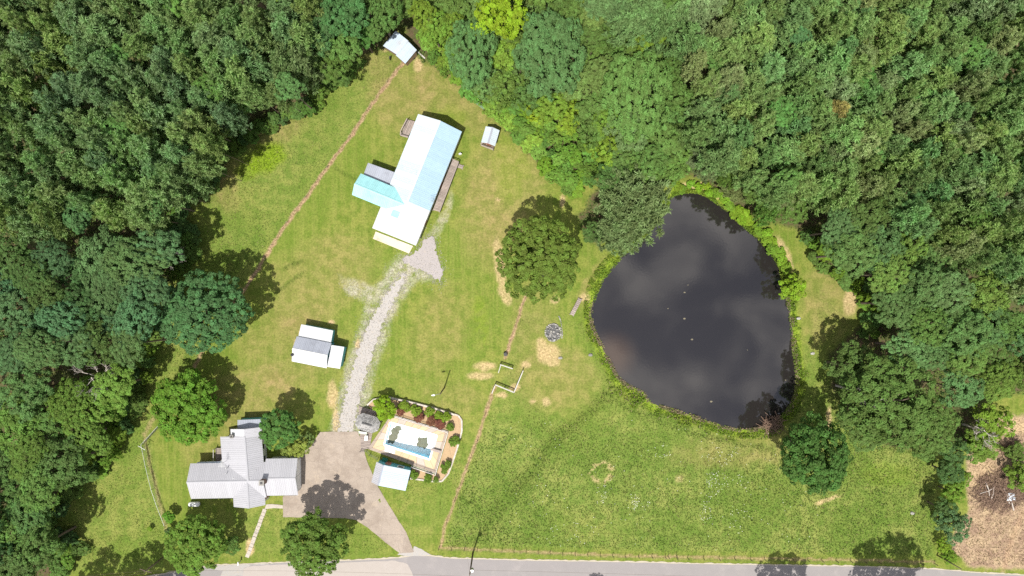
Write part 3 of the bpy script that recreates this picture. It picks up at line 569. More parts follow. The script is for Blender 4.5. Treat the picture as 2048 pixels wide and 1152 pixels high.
# workshop below the barn
ws, rf, og = new_building('workshop_shed', (635, 695), 'white metal workshop shed with one grey roof slope beside gravel drive')
gable(ws, rf, og, (584.5, 698), (654.8, 712), (628, 679.5), (618.5, 729.5), 4.0, 2.9, M['roof_grey'], M['roof_white'], M['wall_teal'], over=0.2, cap=M['trim'], opens=[('R', 0.3, 'door'), ('R', 0.7, 'window'), ('a', 0.5, 'window')])
shed_roof(ws, rf, og, [(602.5, 648.6, 2.15), (666.3, 661.2, 2.15), (661.5, 687.5, 2.65), (596.5, 673.5, 2.65)], M['roof_white'], M['wall_teal'])
shed_roof(ws, rf, og, [(688.4, 694, 2.3), (680, 737.5, 2.3), (654.2, 733.6, 2.75), (662, 690, 2.75)], M['roof_white'], M['wall_teal'])
c = P(585, 709.5, 3.6)-og; MB().tube([(c.x, c.y, 0), (c.x, c.y, 3.7)], 0.16, 10).build('stove_pipe', M['dark'], ws); MB().tube([(c.x, c.y, 3.75), (c.x, c.y, 3.8), (c.x, c.y, 3.9)], [0.28, 0.28, 0.05], 10).build('pipe_cowl', M['dark'], ws)

# sheds
us, rf, og = new_building('field_shed', (803, 95), 'open shed of two offset blue grey roof sheets at top of pasture')
shed_roof(us, rf, og, [(766, 91.7, 2.2), (794, 109.3, 2.2), (816.8, 81.6, 2.9), (791.6, 61.5, 2.9)], M['roof_shed'], M['wall_wood'])
shed_roof(us, rf, og, [(791.6, 110.5, 2.08), (810.5, 127.3, 2.08), (833.6, 100, 2.75), (816.5, 82.6, 2.75)], M['roof_shed'], M['wall_wood'])
gs, rf, og = new_building('garden_shed', (980, 275), 'small white-roofed garden shed with a plank porch above the barn')
gable(gs, rf, og, (985.4, 254.5), (976, 286.7), (967.2, 267.5), (994.8, 275.8), 3.1, 2.3, M['roof_pale'], M['roof_pale'], M['wall_wood'], over=0.2, cap=M['roof_grey'], opens=[('b', 0.5, 'door'), ('L', 0.5, 'window')])
plank_deck('shed_porch', [(961.5, 287), (986, 297), (989, 291), (964.5, 283)], 0.35, 'low plank porch at the foot of the garden shed', 'porch', 0.28, [[(962, 290), (986, 299)]])
# old timber and tyre beside the field shed
mb = MB(); c0 = P(826, 115)
for k in range(2):
    ring = [(c0.x + .34*math.cos(t), c0.y + .34*math.sin(t), .12 + .22*k) for t in np.linspace(0, 2*math.pi, 13)]; mb.tube(ring, .11, 8, False)
o = mb.build('tyre_stack', M['rubber'], None, True); tag(o, 'pair of old black tyres stacked beside the field shed', 'tyres')
o = MB().bar(P(835, 103, .1), P(850, 117, .1), .22, .2).build('timber', M['wood_white'], None); tag(o, 'pale timber lying on soil beside the field shed', 'timber')
o = MB().bar(P(780.5, 113.5, .5), P(780, 119, .5), .15, 1.0).build('gate_post', M['dark'], None); tag(o, 'dark stub post standing in front of the field shed', 'post')
# bench near the wood edge
p0, p1 = P(953.5, 206.5), P(969, 218.5); og = (p0+p1)/2; bc = empty('bench', og); tag(bc, 'narrow green wooden bench at the wood edge above the barn', 'bench')
dv = (p1-p0).normalized(); nv = Vector((-dv.y, dv.x, 0)); gm = mat('faded green paint', (0.13, 0.2, 0.12), 0.7, var=0.2)
for k in range(3): MB().bar(p0-og+nv*(.17*k-.17)+Vector((0, 0, .45)), p1-og+nv*(.17*k-.17)+Vector((0, 0, .45)), .14, .04).build('seat_slat', gm, bc)
MB().bar(p0-og+nv*.32+Vector((0, 0, .75)), p1-og+nv*.32+Vector((0, 0, .75)), .04, .3).build('backrest', gm, bc)
for s_ in (0.08, 0.92):
    c = p0.lerp(p1, s_)-og; MB().bar(c-nv*.22+Vector((0, 0, .21)), c+nv*.3+Vector((0, 0, .21)), .08, .42).build('leg', gm, bc)
# satellite dish beside barn
c = P(921, 310); dsh = empty('satellite_dish', c); dsh.scale = (.6, .6, .7); tag(dsh, 'small white satellite dish on a post beside the barn deck', 'satellite dish')
MB().tube([(0, 0, 0), (0, 0, 1.1)], .05).build('post', M['steel'], dsh)
mb = MB(); vs_ = []; fs_ = []
for j in range(5):
    for i in range(14): r0 = .45*j/4; t = 2*math.pi*i/14; vs_.append((r0*math.cos(t), r0*math.sin(t)*.9, 1.2 + .5*r0*r0 + r0*math.sin(t)*-.5))
for j in range(4):
    for i in range(14): fs_.append((j*14+i, j*14+(i+1) % 14, (j+1)*14+(i+1) % 14, (j+1)*14+i))
mb.add(vs_, fs_).build('dish', M['tank'], dsh, True); MB().tube([(0, 0, 1.2), (.1, -.35, 1.55)], .03).build('feed_arm', M['steel'], dsh)

# propane tank
c = P(392, 1006); tk = empty('propane_tank', c); tag(tk, 'white horizontal propane tank on the lawn beside the farmhouse', 'propane tank')
mb = MB(); pr = [(-1.0, .02), (-.97, .2), (-.85, .36), (-.65, .42), (.65, .42), (.85, .36), (.97, .2), (1.0, .02)]
mb.tube([(x, 0, .65) for x, r in pr], [r for x, r in pr], 18).build('tank', M['tank'], tk, True); MB().tube([(0, 0, 1.03), (0, 0, 1.2), (0, 0, 1.24)], [.16, .16, .05], 12).build('valve_dome', M['tank'], tk)
for x in (-.55, .55): MB().box((x, 0, .16), (.12, .6, .32)).build('saddle', M['stone'], tk)
# mailbox
c = P(481, 1122); mbx = empty('mailbox', c); tag(mbx, 'white mailbox on a post at the road end of the walk', 'mailbox')
MB().box((0, 0, .5), (.1, .1, 1.0)).build('post', M['wood_white'], mbx)
MB().tube([(0, -.28, 1.1), (0, .28, 1.1)], .13, 12).build('box', M['tank'], mbx, True); MB().box((.15, .1, 1.2), (.02, .04, .16)).build('flag', M['door'], mbx)

# ------------------------------------------------------------------ pool garden
PA, PB, PC, PD = [P(*q, 0.12) for q in ((780.5, 844.6), (874.1, 870.6), (859.5, 919.1), (768, 889.8))]
DE, DF, DG, DH = [P(*q, 0.12) for q in ((782.7, 828.8), (896.7, 862.7), (871.9, 947.4), (735.3, 897.7))]
dk = empty('pool_deck', (0, 0, 0)); structure(dk, 'tan concrete slab deck round the drained pool')
rr = random.Random(21)
for (i0, i1, o0, o1, k) in ((PA, PB, DE, DF, 7), (PB, PC, DF, DG, 4), (PC, PD, DG, DH, 7), (PD, PA, DH, DE, 4)):
    for i in range(k):
        a, b = (i+.012)/k, (i+.988)/k
        for s0, s1, mm in ((0.0, .70, 'deck_slab'), (.715, 1.0, 'deck_border')):
            q0, q1, q2, q3 = i0.lerp(o0, s0).lerp(i1.lerp(o1, s0), a), i0.lerp(o0, s0).lerp(i1.lerp(o1, s0), b), i0.lerp(o0, s1).lerp(i1.lerp(o1, s1), b), i0.lerp(o0, s1).lerp(i1.lerp(o1, s1), a)
            dz = Vector((0, 0, -0.16)); pale = mm == 'deck_slab' and (i in (1, 5) if k == 7 else i == 1)
            MB().hexa([q0+dz, q1+dz, q2+dz, q3+dz], [q0, q1, q2, q3]).build('slab', M['concrete_light'] if pale else M[mm], dk)
pl = empty('swimming_pool', (PA+PC)/2); og = pl.location.copy(); tag(pl, 'drained white swimming pool with blue wall and leaf muck on its floor', 'pool')
zf = {0: -1.0, 1: -2.3, 2: -2.3, 3: -1.0}; rim = [PA, PB, PC, PD]; cc = (PA+PC)/2
inn = [p + (Vector((cc.x, cc.y, p.z))-p).normalized()*0.02 for p in rim]
fl = [Vector((p.x, p.y, zf[i])) for i, p in enumerate(inn)]
for i in range(4):
    j = (i+1) % 4; MB().add([inn[i]-og, inn[j]-og, fl[j]-og, fl[i]-og], [(3, 2, 1, 0)]).build('pool_wall', M['pool_blue'], pl)
MB().add([p-og for p in fl], [(0, 1, 2, 3)]).build('pool_floor', M['pool_white'], pl)
for i in range(4):
    j = (i+1) % 4; MB().bar(inn[i]-og+Vector((0, 0, .03)), inn[j]-og+Vector((0, 0, .03)), .3, .06).build('coping', M['pool_white'] if i != 3 else M['pool_blue'], pl)
def floor_z(x, y):
    a, b, d = fl[0], fl[1], fl[3]; e1 = b-a; e2 = d-a; det = e1.x*e2.y-e1.y*e2.x; u = ((x-a.x)*e2.y-(y-a.y)*e2.x)/det; return a.z*(1-u)+b.z*u
def muck(cx, cy, rx, ry, rot, seed):
    r = random.Random(seed); n = 40; v = [(0, 0, 0)]; c = P(cx, cy, -1.6); v = [(c.x, c.y, floor_z(c.x, c.y)+.05)]; w = [r.uniform(.7, 1.12) for _ in range(n)]
    for i in range(n):
        t = 2*math.pi*i/n; k = (w[i]+w[i-1])/2; q = max(abs(math.cos(t)), abs(math.sin(t)))**-.6; x = rx*S*k*q*math.cos(t); y = ry*S*k*q*math.sin(t); cr, sr = math.cos(R_(rot)), math.sin(R_(rot))
        X, Y = c.x+x*cr-y*sr, c.y+x*sr+y*cr; v.append((X, Y, floor_z(X, Y)+.012))
    MB().add([(p[0]-og.x, p[1]-og.y, p[2]-og.z) for p in v], [(0, 1+i, 1+(i+1) % n) for i in range(n)]).build('leaf_muck', M['pool_muck'], pl)
muck(790, 867, 8.5, 16, -16, 1); muck(784, 878, 7, 9, -16, 2); muck(798, 855, 6, 6, 10, 3); muck(845, 886, 11.5, 12, -14, 4); muck(806, 852, 3, 2, 0, 5)
c = P(781, 897, .12)
for k in range(4): MB().box((c.x-og.x-.13*k*.3, c.y-og.y-.3*k+.35, .02+.03*(3-k)), (1.9-.04*k, .27, .06), R_(-17)).build('step', M['pool_white'], pl)
c = P(872, 900, .12); o = MB().bar(c+Vector((-.9, .25, .45)), c+Vector((.9, -.25, .45)), .42, .06); o.box((c.x+.6, c.y-.16, .3), (.3, .4, .36), R_(-15)); o = o.build('diving_board', M['wood_grey'], None); tag(o, 'grey diving board at the right end of the pool', 'diving board')
BED = [(735.3, 809.7), (747.7, 798.4), (777, 794.3), (822, 803.5), (868, 815.5), (901, 825.7), (917, 831), (923.5, 840), (923.8, 861.6), (914.8, 895.4), (905, 925), (896.7, 947.4), (884, 962), (864, 962), (820, 956)]
e = sheet('mulch_bed', BED + [(824, 934), (870, 949), (874, 946), (898, 862.5), (896, 861), (783, 827.5), (752, 828)], 0.06, M['mulch'], 0.03, 3, .6, thick=.12); e['label'] = 'tan mulch bed curving round the pool deck'
wl = empty('retaining_wall', P(860, 812)); tag(wl, 'low curved block wall edging the mulch bed round the pool', 'wall')
pts = [P(*q) for q in BED]; acc = []
for a, b in zip(pts[:-1], pts[1:]):
    k = max(1, round((b-a).length/.62)); acc += [(a.lerp(b, (i+.5)/k), math.atan2(b.y-a.y, b.x-a.x), (b-a).length/k) for i in range(k)]
for i, (p, an, L) in enumerate(acc):
    hgt = .62 if i < len(acc)*.45 else .3; MB().box((p.x-wl.location.x, p.y-wl.location.y, hgt/2-.05), (L-.02, .28, hgt+rr.uniform(-.03, .03)), an+rr.uniform(-.04, .04)).build('block', M['wallstone'], wl)
plank_deck('gazebo_deck', [(717.5, 812), (722, 901), (739, 897), (752, 822)], 0.14, 'grey plank deck under the shingled gazebo beside the pool', 'deck', .3)
# gazebo
c = P(741.5, 841); gz = empty('gazebo', c, R_(-17)); tag(gz, 'open gazebo with silver wood shake roof beside the pool', 'gazebo')
ev = [(-2.1, -.75), (-1.3, -1.45), (1.2, -1.45), (2.05, -.7), (2.05, .7), (1.2, 1.45), (-1.3, 1.45), (-2.1, .75)]; rg = [(-.75, 0), (-.7, 0), (.7, 0), (.75, 0), (.75, 0), (.7, 0), (-.7, 0), (-.75, 0)]
rfz = empty('roof'); rfz.parent = gz; r5 = random.Random(5)
for s_ in range(8):
    a, b, ra, rb = ev[s_], ev[(s_+1) % 8], rg[s_], rg[(s_+1) % 8]
    for cr in range(6):
        t0, t1 = cr/6, (cr+1.25)/6
        a0 = [a[0]+(ra[0]-a[0])*t0, a[1]+(ra[1]-a[1])*t0, 2.35+1.1*t0]; b0 = [b[0]+(rb[0]-b[0])*t0, b[1]+(rb[1]-b[1])*t0, 2.35+1.1*t0]
        a1 = [a[0]+(ra[0]-a[0])*t1, a[1]+(ra[1]-a[1])*t1, 2.35+1.1*t1]; b1 = [b[0]+(rb[0]-b[0])*t1, b[1]+(rb[1]-b[1])*t1, 2.35+1.1*t1]
        w = math.dist(a0, b0); k = max(1, round(w/.36))
        for i in range(k):
            u0, u1 = i/k+.01, (i+1)/k-.01; q = [Vector(a0).lerp(Vector(b0), u0), Vector(a0).lerp(Vector(b0), u1), Vector(a1).lerp(Vector(b1), u1), Vector(a1).lerp(Vector(b1), u0)]; lf = r5.uniform(.05, .085)
            MB().hexa([p - Vector((0, 0, .01)) for p in q], [q[0]+Vector((0, 0, lf)), q[1]+Vector((0, 0, lf)), q[2]+Vector((0, 0, .012)), q[3]+Vector((0, 0, .012))]).build('shingle', M['shake'], rfz)
MB().box((0, .02, 3.5), (1.7, .2, .14)).build('ridge_vent', M['dark'], gz)
for x, y in ev: MB().box((x*.92, y*.9, 1.2), (.13, .13, 2.4)).build('post', M['wood_grey'], gz)
# pool furniture
def bench_like(name, px, sz, rot, h, m, label, cat):
    c = P(*px, h); o = empty(name, (c.x, c.y, .14), R_(rot)); tag(o, label, cat); MB().box((0, 0, h), (sz[0], sz[1], .05)).build('top', m, o)
    for sx in (-1, 1):
        for sy in (-1, 1): MB().box((sx*(sz[0]/2-.06), sy*(sz[1]/2-.06), h/2-.03), (.06, .06, h-.05)).build('leg', m, o)
    return o
b_ = bench_like('pool_bench', (726, 865), (1.45, .45), -8, .45, mat('pale green paint', (.42, .5, .4), .6), 'pale green bench on the gazebo deck', 'bench'); MB().box((0, .22, .72), (1.45, .06, .45)).build('backrest', M['trim'], b_)
bench_like('side_table', (732.6, 876), (.5, .85), -5, .5, M['tank'], 'small white table next to the pale green bench', 'table')
ph, rf, og = new_building('pool_house', (780, 950), 'small pool house with pale ribbed metal roof beside the driveway')
ph['category'] = 'pool house'
gable(ph, rf, og, (766.5, 930), (756, 971), (748, 943), (816, 962), 3.35, 2.5, M['roof_house'], M['roof_shed'], M['wall_teal'], over=.2, cap=M['roof_grey'], opens=[('a', .3, 'door'), ('a', .7, 'window')])
c = P(771, 918); o = empty('storage_bin', c, R_(-15)); tag(o, 'dark green storage bin between pool deck and pool house', 'bin'); MB().box((0, 0, .4), (.9, .55, .56)).build('bin_body', M['green_plastic'], o); MB().box((0, 0, .72), (.96, .6, .07)).build('lid', M['green_plastic'], o)

# ------------------------------------------------------------------ fences, poles, dock
def fence(name, pts, label, h=1.2, gap=2.4, post=.1, rails=(1.05, .6), rw=.04, rh=.12, m=None, wires=(), cap=None, mesh=0.0, closed=False, brace=()):
    pts = [P(*p) for p in pts]; og = pts[0].copy(); root = empty(name, og); tag(root, label, 'fence'); pm = m or M['wood_white']
    pos = [pts[0]]
    pmesh = MB().box((0, 0, h/2), (post, post, h)).mesh('post', pm)
    for a, b in zip(pts[:-1], pts[1:]):
        k = max(1, round((b-a).length/gap))
        pos += [a.lerp(b, (i+1)/k) for i in range(k)]
        for z in rails:
            for i in range(k): MB().bar(a.lerp(b, i/k)-og+Vector((0, 0, z)), a.lerp(b, (i+1)/k)-og+Vector((0, 0, z)), rw, rh).build('rail', pm, root)
        if cap: MB().bar(a-og+Vector((0, 0, h+.02)), b-og+Vector((0, 0, h+.02)), cap, .04).build('top_board', pm, root)
        for z in wires: MB().tube([a-og+Vector((0, 0, z)), b-og+Vector((0, 0, z))], .008, 4).build('wire', M['wood_pole'], root)
        if mesh:
            mb = MB(); L = (b-a).length; d = (b-a).normalized(); hh = h-.1; n_ = int(L/mesh)
            for i in range(n_):
                for sg in (1, -1):
                    x0 = i*mesh; x1 = x0+hh
                    if sg < 0: x0, x1 = x1, x0
                    z0, z1 = .05, hh
                    def cl(x): return min(max(x, 0), L)
                    p0 = a-og+d*cl(x0); p1 = a-og+d*cl(x1); w = .006; nn = Vector((0, 0, w)); q0 = p0+Vector((0, 0, z0)); q1 = p1+Vector((0, 0, z0 + (z1-z0)*abs(cl(x1)-cl(x0))/hh)); sd = Vector((-d.y, d.x, 0))*w
                    mb.add([q0-sd-nn, q0+sd+nn, q1+sd+nn, q1-sd-nn], [(0, 1, 2, 3)])
            mb.build('chain_link_mesh', M['steel'], root)
    for p in pos:
        o = bpy.data.objects.new('post', pmesh); link(o, root); o.location = p-og
    return root
fence('rail_fence', [(991, 768), (1028, 783), (1046, 740)], 'white board fence turning a corner below the straw patches', 1.15, 2.0, .13, (.95, .5), .05, .16, M['wood_white'], cap=.17)
fence('rail_fence', [(1001, 728), (1025, 736)], 'short white board fence just above the white corner fence', 1.15, 2.0, .13, (.95, .5), .05, .16, M['wood_white'], cap=.15)
fence('gate_rail', [(1002, 728), (997, 744)], 'short white rail joining the end of the short board fence', 1.1, 1.4, .1, (.95, .5), .05, .12, M['wood_white'], cap=.14)
fence('gate_rail', [(990, 770), (984, 785)], 'short white rail running down from the white corner fence', 1.1, 1.4, .1, (.95, .5), .05, .12, M['wood_white'], cap=.14)
o = MB().box((P(1011, 708)+Vector((0, 0, .35)))[:], (.55, .6, .7), .3).build('feed_box', M['dark'], None); tag(o, 'small dark box on the soil strip above the board fences', 'box')
fence('chain_link_fence', [(330, 842), (290, 886), (299, 930), (310, 975), (322, 1010), (336, 1046)], 'grey chain link fence curving down the side lawn', 1.4, 3.0, .06, (1.36,), .04, .04, M['steel'], mesh=.14)
fence('wire_fence', [(878, 1096), (980, 1099), (1100, 1105), (1250, 1111), (1330, 1112.5)], 'dark post and wire fence between field and road', 1.2, 2.1, .08, (), m=M['wood_pole'], wires=(.4, .75, 1.1))
fence('wire_fence', [(1336, 1112), (1352, 1110), (1353, 1115), (1375, 1115), (1500, 1117), (1700, 1121), (1868, 1126)], 'dark post and wire fence at the lower right of the field', 1.2, 2.6, .08, (), m=M['wood_pole'], wires=(.4, .75, 1.1))
fence('wire_fence', [(878, 1096), (893, 1045), (910, 1000), (935, 930), (955, 880), (970, 830), (984, 785)], 'post and wire fence along the soil strip beside the field', 1.1, 4.6, .07, (), m=M['wood_pole'], wires=(.5, 1.0))
fence('wire_fence', [(812, 122), (775, 165), (740, 215), (700, 275), (655, 335), (612, 395), (575, 445), (545, 490)], 'thin post and wire fence dividing pasture from barn yard', 1.0, 6.0, .05, (), m=M['steel'], wires=(.5, .95))
fence('wire_fence', [(1056, 585), (1045, 610), (1030, 655), (1012, 706)], 'short post and wire fence below the large oak', 1.0, 4.0, .06, (), m=M['wood_pole'], wires=(.5, .95))
fence('pool_fence', [(783, 829), (897, 863), (872, 947), (824, 931)], 'thin white rail fence round the pool deck edge', 1.2, 2.3, .05, (1.18, .15), .04, .04, M['trim'], mesh=.2)
fence('pool_fence', [(722, 901), (735, 900), (741, 908), (757, 916)], 'dark rail fence between gazebo deck and pool house', 1.2, 1.2, .06, (1.15, .6, .15), .04, .04, M['dark'])

def utility_pole(px, h, label, r=.15, arms=(), name='utility_pole'):
    b = P(*px); o = empty(name, b); tag(o, label, 'utility pole'); MB().tube([(0, 0, -.2), (0, 0, h*.5), (0, 0, h)], [r, r*.85, r*.65], 10).build('pole', M['wood_pole'], o, True)
    for z, an, L in arms: MB().bar((-math.cos(an)*L/2, -math.sin(an)*L/2, z), (math.cos(an)*L/2, math.sin(an)*L/2, z), .1, .12).build('crossarm', M['wood_pole'], o)
    return o
u1 = utility_pole((946, 1105), 9.2, 'tall dark utility pole at the road edge below the field', .16, [(8.8, 1.4, 1.6)])
MB().tube([(.3, 0, 7.0), (.3, 0, 7.9)], .22, 12).build('transformer', M['steel'], u1)
for s_ in (-.6, 0, .6): MB().tube([(.17*s_/.6*.6, s_, 8.86), (.17*s_/.6*.6, s_, 9.05)], .05, 8).build('insulator', M['tank'], u1)
u2 = utility_pole((344, 1101), 9.0, 'utility pole with crossarm beside the road at lower left', .15, [(8.6, -.3, 2.0)])
u3 = utility_pole((1874, 1110), 6.0, 'pale leaning post pole at the hedgerow foot by the road', .12); u3.rotation_euler = (0, .06, 0)
lp = empty('lamp_post', P(889, 775)); tag(lp, 'yard lamp post with white lamp head above the pool garden', 'lamp post')
MB().tube([(0, 0, -.2), (0, 0, 7.2)], [.13, .09], 10).build('pole', M['wood_pole'], lp, True)
MB().tube([(0, 0, 6.8), (-.5, -.12, 7.1), (-.95, -.2, 7.15)], .035, 6).build('arm', M['steel'], lp); MB().tube([(-.85, -.18, 7.2), (-1.0, -.2, 7.16), (-1.45, -.27, 7.12)], [.08, .17, .1], 10).build('lamp_head', M['tank'], lp, True)
def wire(a, b, sag, label, r=.014):
    a, b = Vector(a), Vector(b); o = MB().tube([a.lerp(b, t)-Vector((0, 0, sag*4*t*(1-t))) for t in np.linspace(0, 1, 15)], r, 4).build('overhead_wire', M['wood_pole'], None); tag(o, label, 'wire'); return o
t1 = u1.location+Vector((0, 0, 8.9)); t2 = u2.location+Vector((0, 0, 8.7)); tl = lp.location+Vector((0, 0, 7.1))
wire(t1, tl, .7, 'thin service wire from road pole to yard lamp post'); wire(t1+Vector((.1, .6, 0)), P(2300, 1190, 9), .9, 'overhead wire leaving the road pole along the road')
wire(t1+Vector((0, -.5, 0)), t2, 1.0, 'overhead wire between the two road poles'); wire(t2, P(-200, 1190, 9), .6, 'overhead wire leaving the lower left pole'); wire(t2+Vector((.6, -.3, 0)), P(-200, 1205, 9), .7, 'second overhead wire leaving the lower left pole'); wire(tl, P(797, 925, 3.3), .3, 'thin service wire from lamp post to pool house')
# clothesline pole
cp = empty('clothesline_pole', P(297, 890)); tag(cp, 'thin T-shaped clothesline pole beside the chain link fence', 'clothesline pole'); MB().tube([(0, 0, 0), (0, 0, 2.2)], .05, 8).build('post', M['steel'], cp); MB().bar((-.6, .35, 2.2), (.6, -.35, 2.2), .07, .07).build('crossbar', M['steel'], cp)
# dock and stones
plank_deck('dock', [(1164, 598.5), (1147, 632), (1140, 628.5), (1157, 596)], .35, 'weathered plank dock lying on the bank beside the oak', 'dock', .33)
def rock_mesh(seed):
    r = random.Random(seed); mb = MB(); mb.ellipsoid((0, 0, 0), (1, .8, .6), 7, 5, .18, r); return mb.mesh('stone', M['stone'])
ROCK = [rock_mesh(i) for i in range(5)]
rp = empty('fire_pit', P(1106, 665)); tag(rp, 'grey ash fire pit ringed with stones between oak and straw patches', 'fire pit')
mb = MB(); vv = [(0, 0, .25)]; rr = random.Random(8)
for j in range(1, 6):
    for i in range(18): t = 2*math.pi*i/18; q = j/5; vv.append((1.25*q*math.cos(t), 1.4*q*math.sin(t), .25*(1-q)+rr.uniform(0, .12)*(1-q*.6)))
ff = [(0, 1+i, 1+(i+1) % 18) for i in range(18)] + [(1+(j-1)*18+i, 1+j*18+i, 1+j*18+(i+1) % 18, 1+(j-1)*18+(i+1) % 18) for j in range(1, 5) for i in range(18)]
mb.add(vv, ff).build('ash_heap', M['ash'], rp)
for i in range(64):
    if i < 26: t = 2*math.pi*i/26; x, y = 1.35*math.cos(t), 1.5*math.sin(t)
    else: a_, q_ = rr.uniform(0, 6.28), rr.random()**.6; x, y = 1.2*q_*math.cos(a_), 1.3*q_*math.sin(a_)
    o = bpy.data.objects.new('stone', ROCK[i % 5]); link(o, rp); s_ = rr.uniform(.12, .26); o.scale = (s_, s_, s_); o.location = (x, y, .1+.15*(i >= 26)); o.rotation_euler = (rr.random(), rr.random(), rr.random()*6)
    if i >= 26 and i % 3 == 0: o.material_slots[0].link = 'OBJECT'; o.material_slots[0].material = M['ash']
sr = empty('stone_edging', P(1122, 650)); tag(sr, 'curved row of small pale stones beside the fire pit', 'stone edging')
cv = [(1118, 633), (1121, 640), (1123, 650), (1124, 660), (1124.5, 670), (1123, 678)]
for a, b in zip(cv[:-1], cv[1:]):
    for t in (0, .33, .66):
        p = P(a[0]+(b[0]-a[0])*t, a[1]+(b[1]-a[1])*t)-sr.location; o = bpy.data.objects.new('stone', ROCK[rr.randrange(5)]); link(o, sr); s_ = rr.uniform(.1, .16); o.scale = (s_,)*3; o.location = p+Vector((0, 0, .05)); o.rotation_euler = (0, 0, rr.random()*6)
for q, lb in (((1121, 716), 'pale stone at the edge of the largest straw patch'), ((1181, 710), 'small pale stone on the bank slope left of the pond'), ((1597, 637), 'pale stone on the right pond bank below the leaning shrub'), ((1625, 707), 'pale stone on the grass right of the pond'), ((1824, 1026), 'pale stone on the open grass near the hedgerow')):
    o = bpy.data.objects.new('boulder', ROCK[rr.randrange(5)]); link(o); o.scale = (.4, .35, .3); o.location = P(*q)+Vector((0, 0, .1)); tag(o, lb, 'stone')
# drifting leaf mats on the pond
for q, s_ in (((1369, 585), 1), ((1384, 679), 1.1), ((1369, 637), 1.3), ((1422, 803), 1.2), ((1336, 617), .6), ((1376, 570), .7), ((1495, 700), .5), ((1571, 760), .7)):
    c = P(*q, -.45); n_ = 9; v = [(c.x+.2*s_*math.cos(6.28*i/n_)*rr.uniform(.5, 1.3), c.y+.13*s_*math.sin(6.28*i/n_)*rr.uniform(.5, 1.3), -.435) for i in range(n_)]
    o = MB().add(v, [tuple(range(n_))]).build('leaf_mat', M['scum'], None); tag(o, 'small pale patch of leaves floating on the dark pond', 'floating leaves', 'leaf patches adrift on the pond')

# ------------------------------------------------------------------ vegetation
def unit(a): return a/np.maximum(np.linalg.norm(a, axis=1, keepdims=True), 1e-9)
def leaf_quads(g, pos, nrm, size, asp=0.62):
    """one kite-shaped leaf spray per position"""
    n = len(pos); t = unit(np.cross(nrm, unit(g.normal(size=(n, 3))))); b = np.cross(nrm, t); s = size[:, None]
    v = np.stack([pos - t*s*.55, pos + b*s*asp*.5 - nrm*s*.10, pos + t*s*.55, pos - b*s*asp*.5 - nrm*s*.10], 1).reshape(-1, 3)
    return v, np.arange(n*4).reshape(-1, 4)
def clumps_to_leaves(g, cen, out, rc, nper, leaf, up=.75, outw=.4, rnd=.45, flat=.8):
    n = len(cen); k = np.repeat(np.arange(n), nper); d = unit(g.normal(size=(n*nper, 3)) + out[k]*.7 + np.array([0, 0, .6])); rad = rc[k]*(.45 + .55*g.random(n*nper)**.5)
    pos = cen[k] + d*rad[:, None]*np.array([1, 1, flat]); nr = unit(d*outw*1.2 + out[k]*outw + np.array([0, 0, up]) + g.normal(size=(n*nper, 3))*rnd)
    cv = g.random(n); val = np.clip(cv[k]*.6 + g.random(n*nper)*.4, 0, 1)
    return pos, nr, leaf*g.uniform(.65, 1.25, n*nper), val
def crown_broad(seed, Rr, Hc, nl=18, leaf=.34, dens=1.1, nper=34, rcl=(.5, .85), lob=(.24, .38)):
    g = np.random.default_rng(seed); L = []
    for i in range(nl):
        a = i*2.39996 + g.uniform(-.4, .4); q = math.sqrt((i+.4)/nl)*g.uniform(.85, 1.05); rl = Rr*g.uniform(*lob); rad = min(q*Rr*.80, Rr-rl*.75)
        z = Hc*(.30 + .58*math.sqrt(max(0, 1-(rad/Rr)**2))) - rl*.55 + g.uniform(-.06, .05)*Hc
        L.append((rad*math.cos(a), rad*math.sin(a), z, rl))
    L.append((0, 0, Hc*.35, Rr*.42)); L = np.array(L); cen = []; out = []
    for i, (x, y, z, rl) in enumerate(L):
        nc = int(dens*2*math.pi*rl*rl*1.25); d = unit(g.normal(size=(nc, 3)) + np.array([0, 0, .35])); c = np.array([x, y, z]) + d*rl*g.uniform(.8, 1.08, (nc, 1))*np.array([1, 1, .85])
        keep = np.ones(nc, bool)
        for j, (x2, y2, z2, r2) in enumerate(L):
            if j != i: keep &= np.linalg.norm(c-np.array([x2, y2, z2]), axis=1) > r2*.72
        cen.append(c[keep]); out.append(d[keep])
    cen = np.concatenate(cen); out = np.concatenate(out); rc = g.uniform(rcl[0], rcl[1], len(cen))
    pos, nr, sz, val = clumps_to_leaves(g, cen, out, rc, nper, leaf); v, f = leaf_quads(g, pos, nr, sz)
    return mesh_np('crown', v, f, M['leaf'], False, {'v': np.repeat(val, 4)})
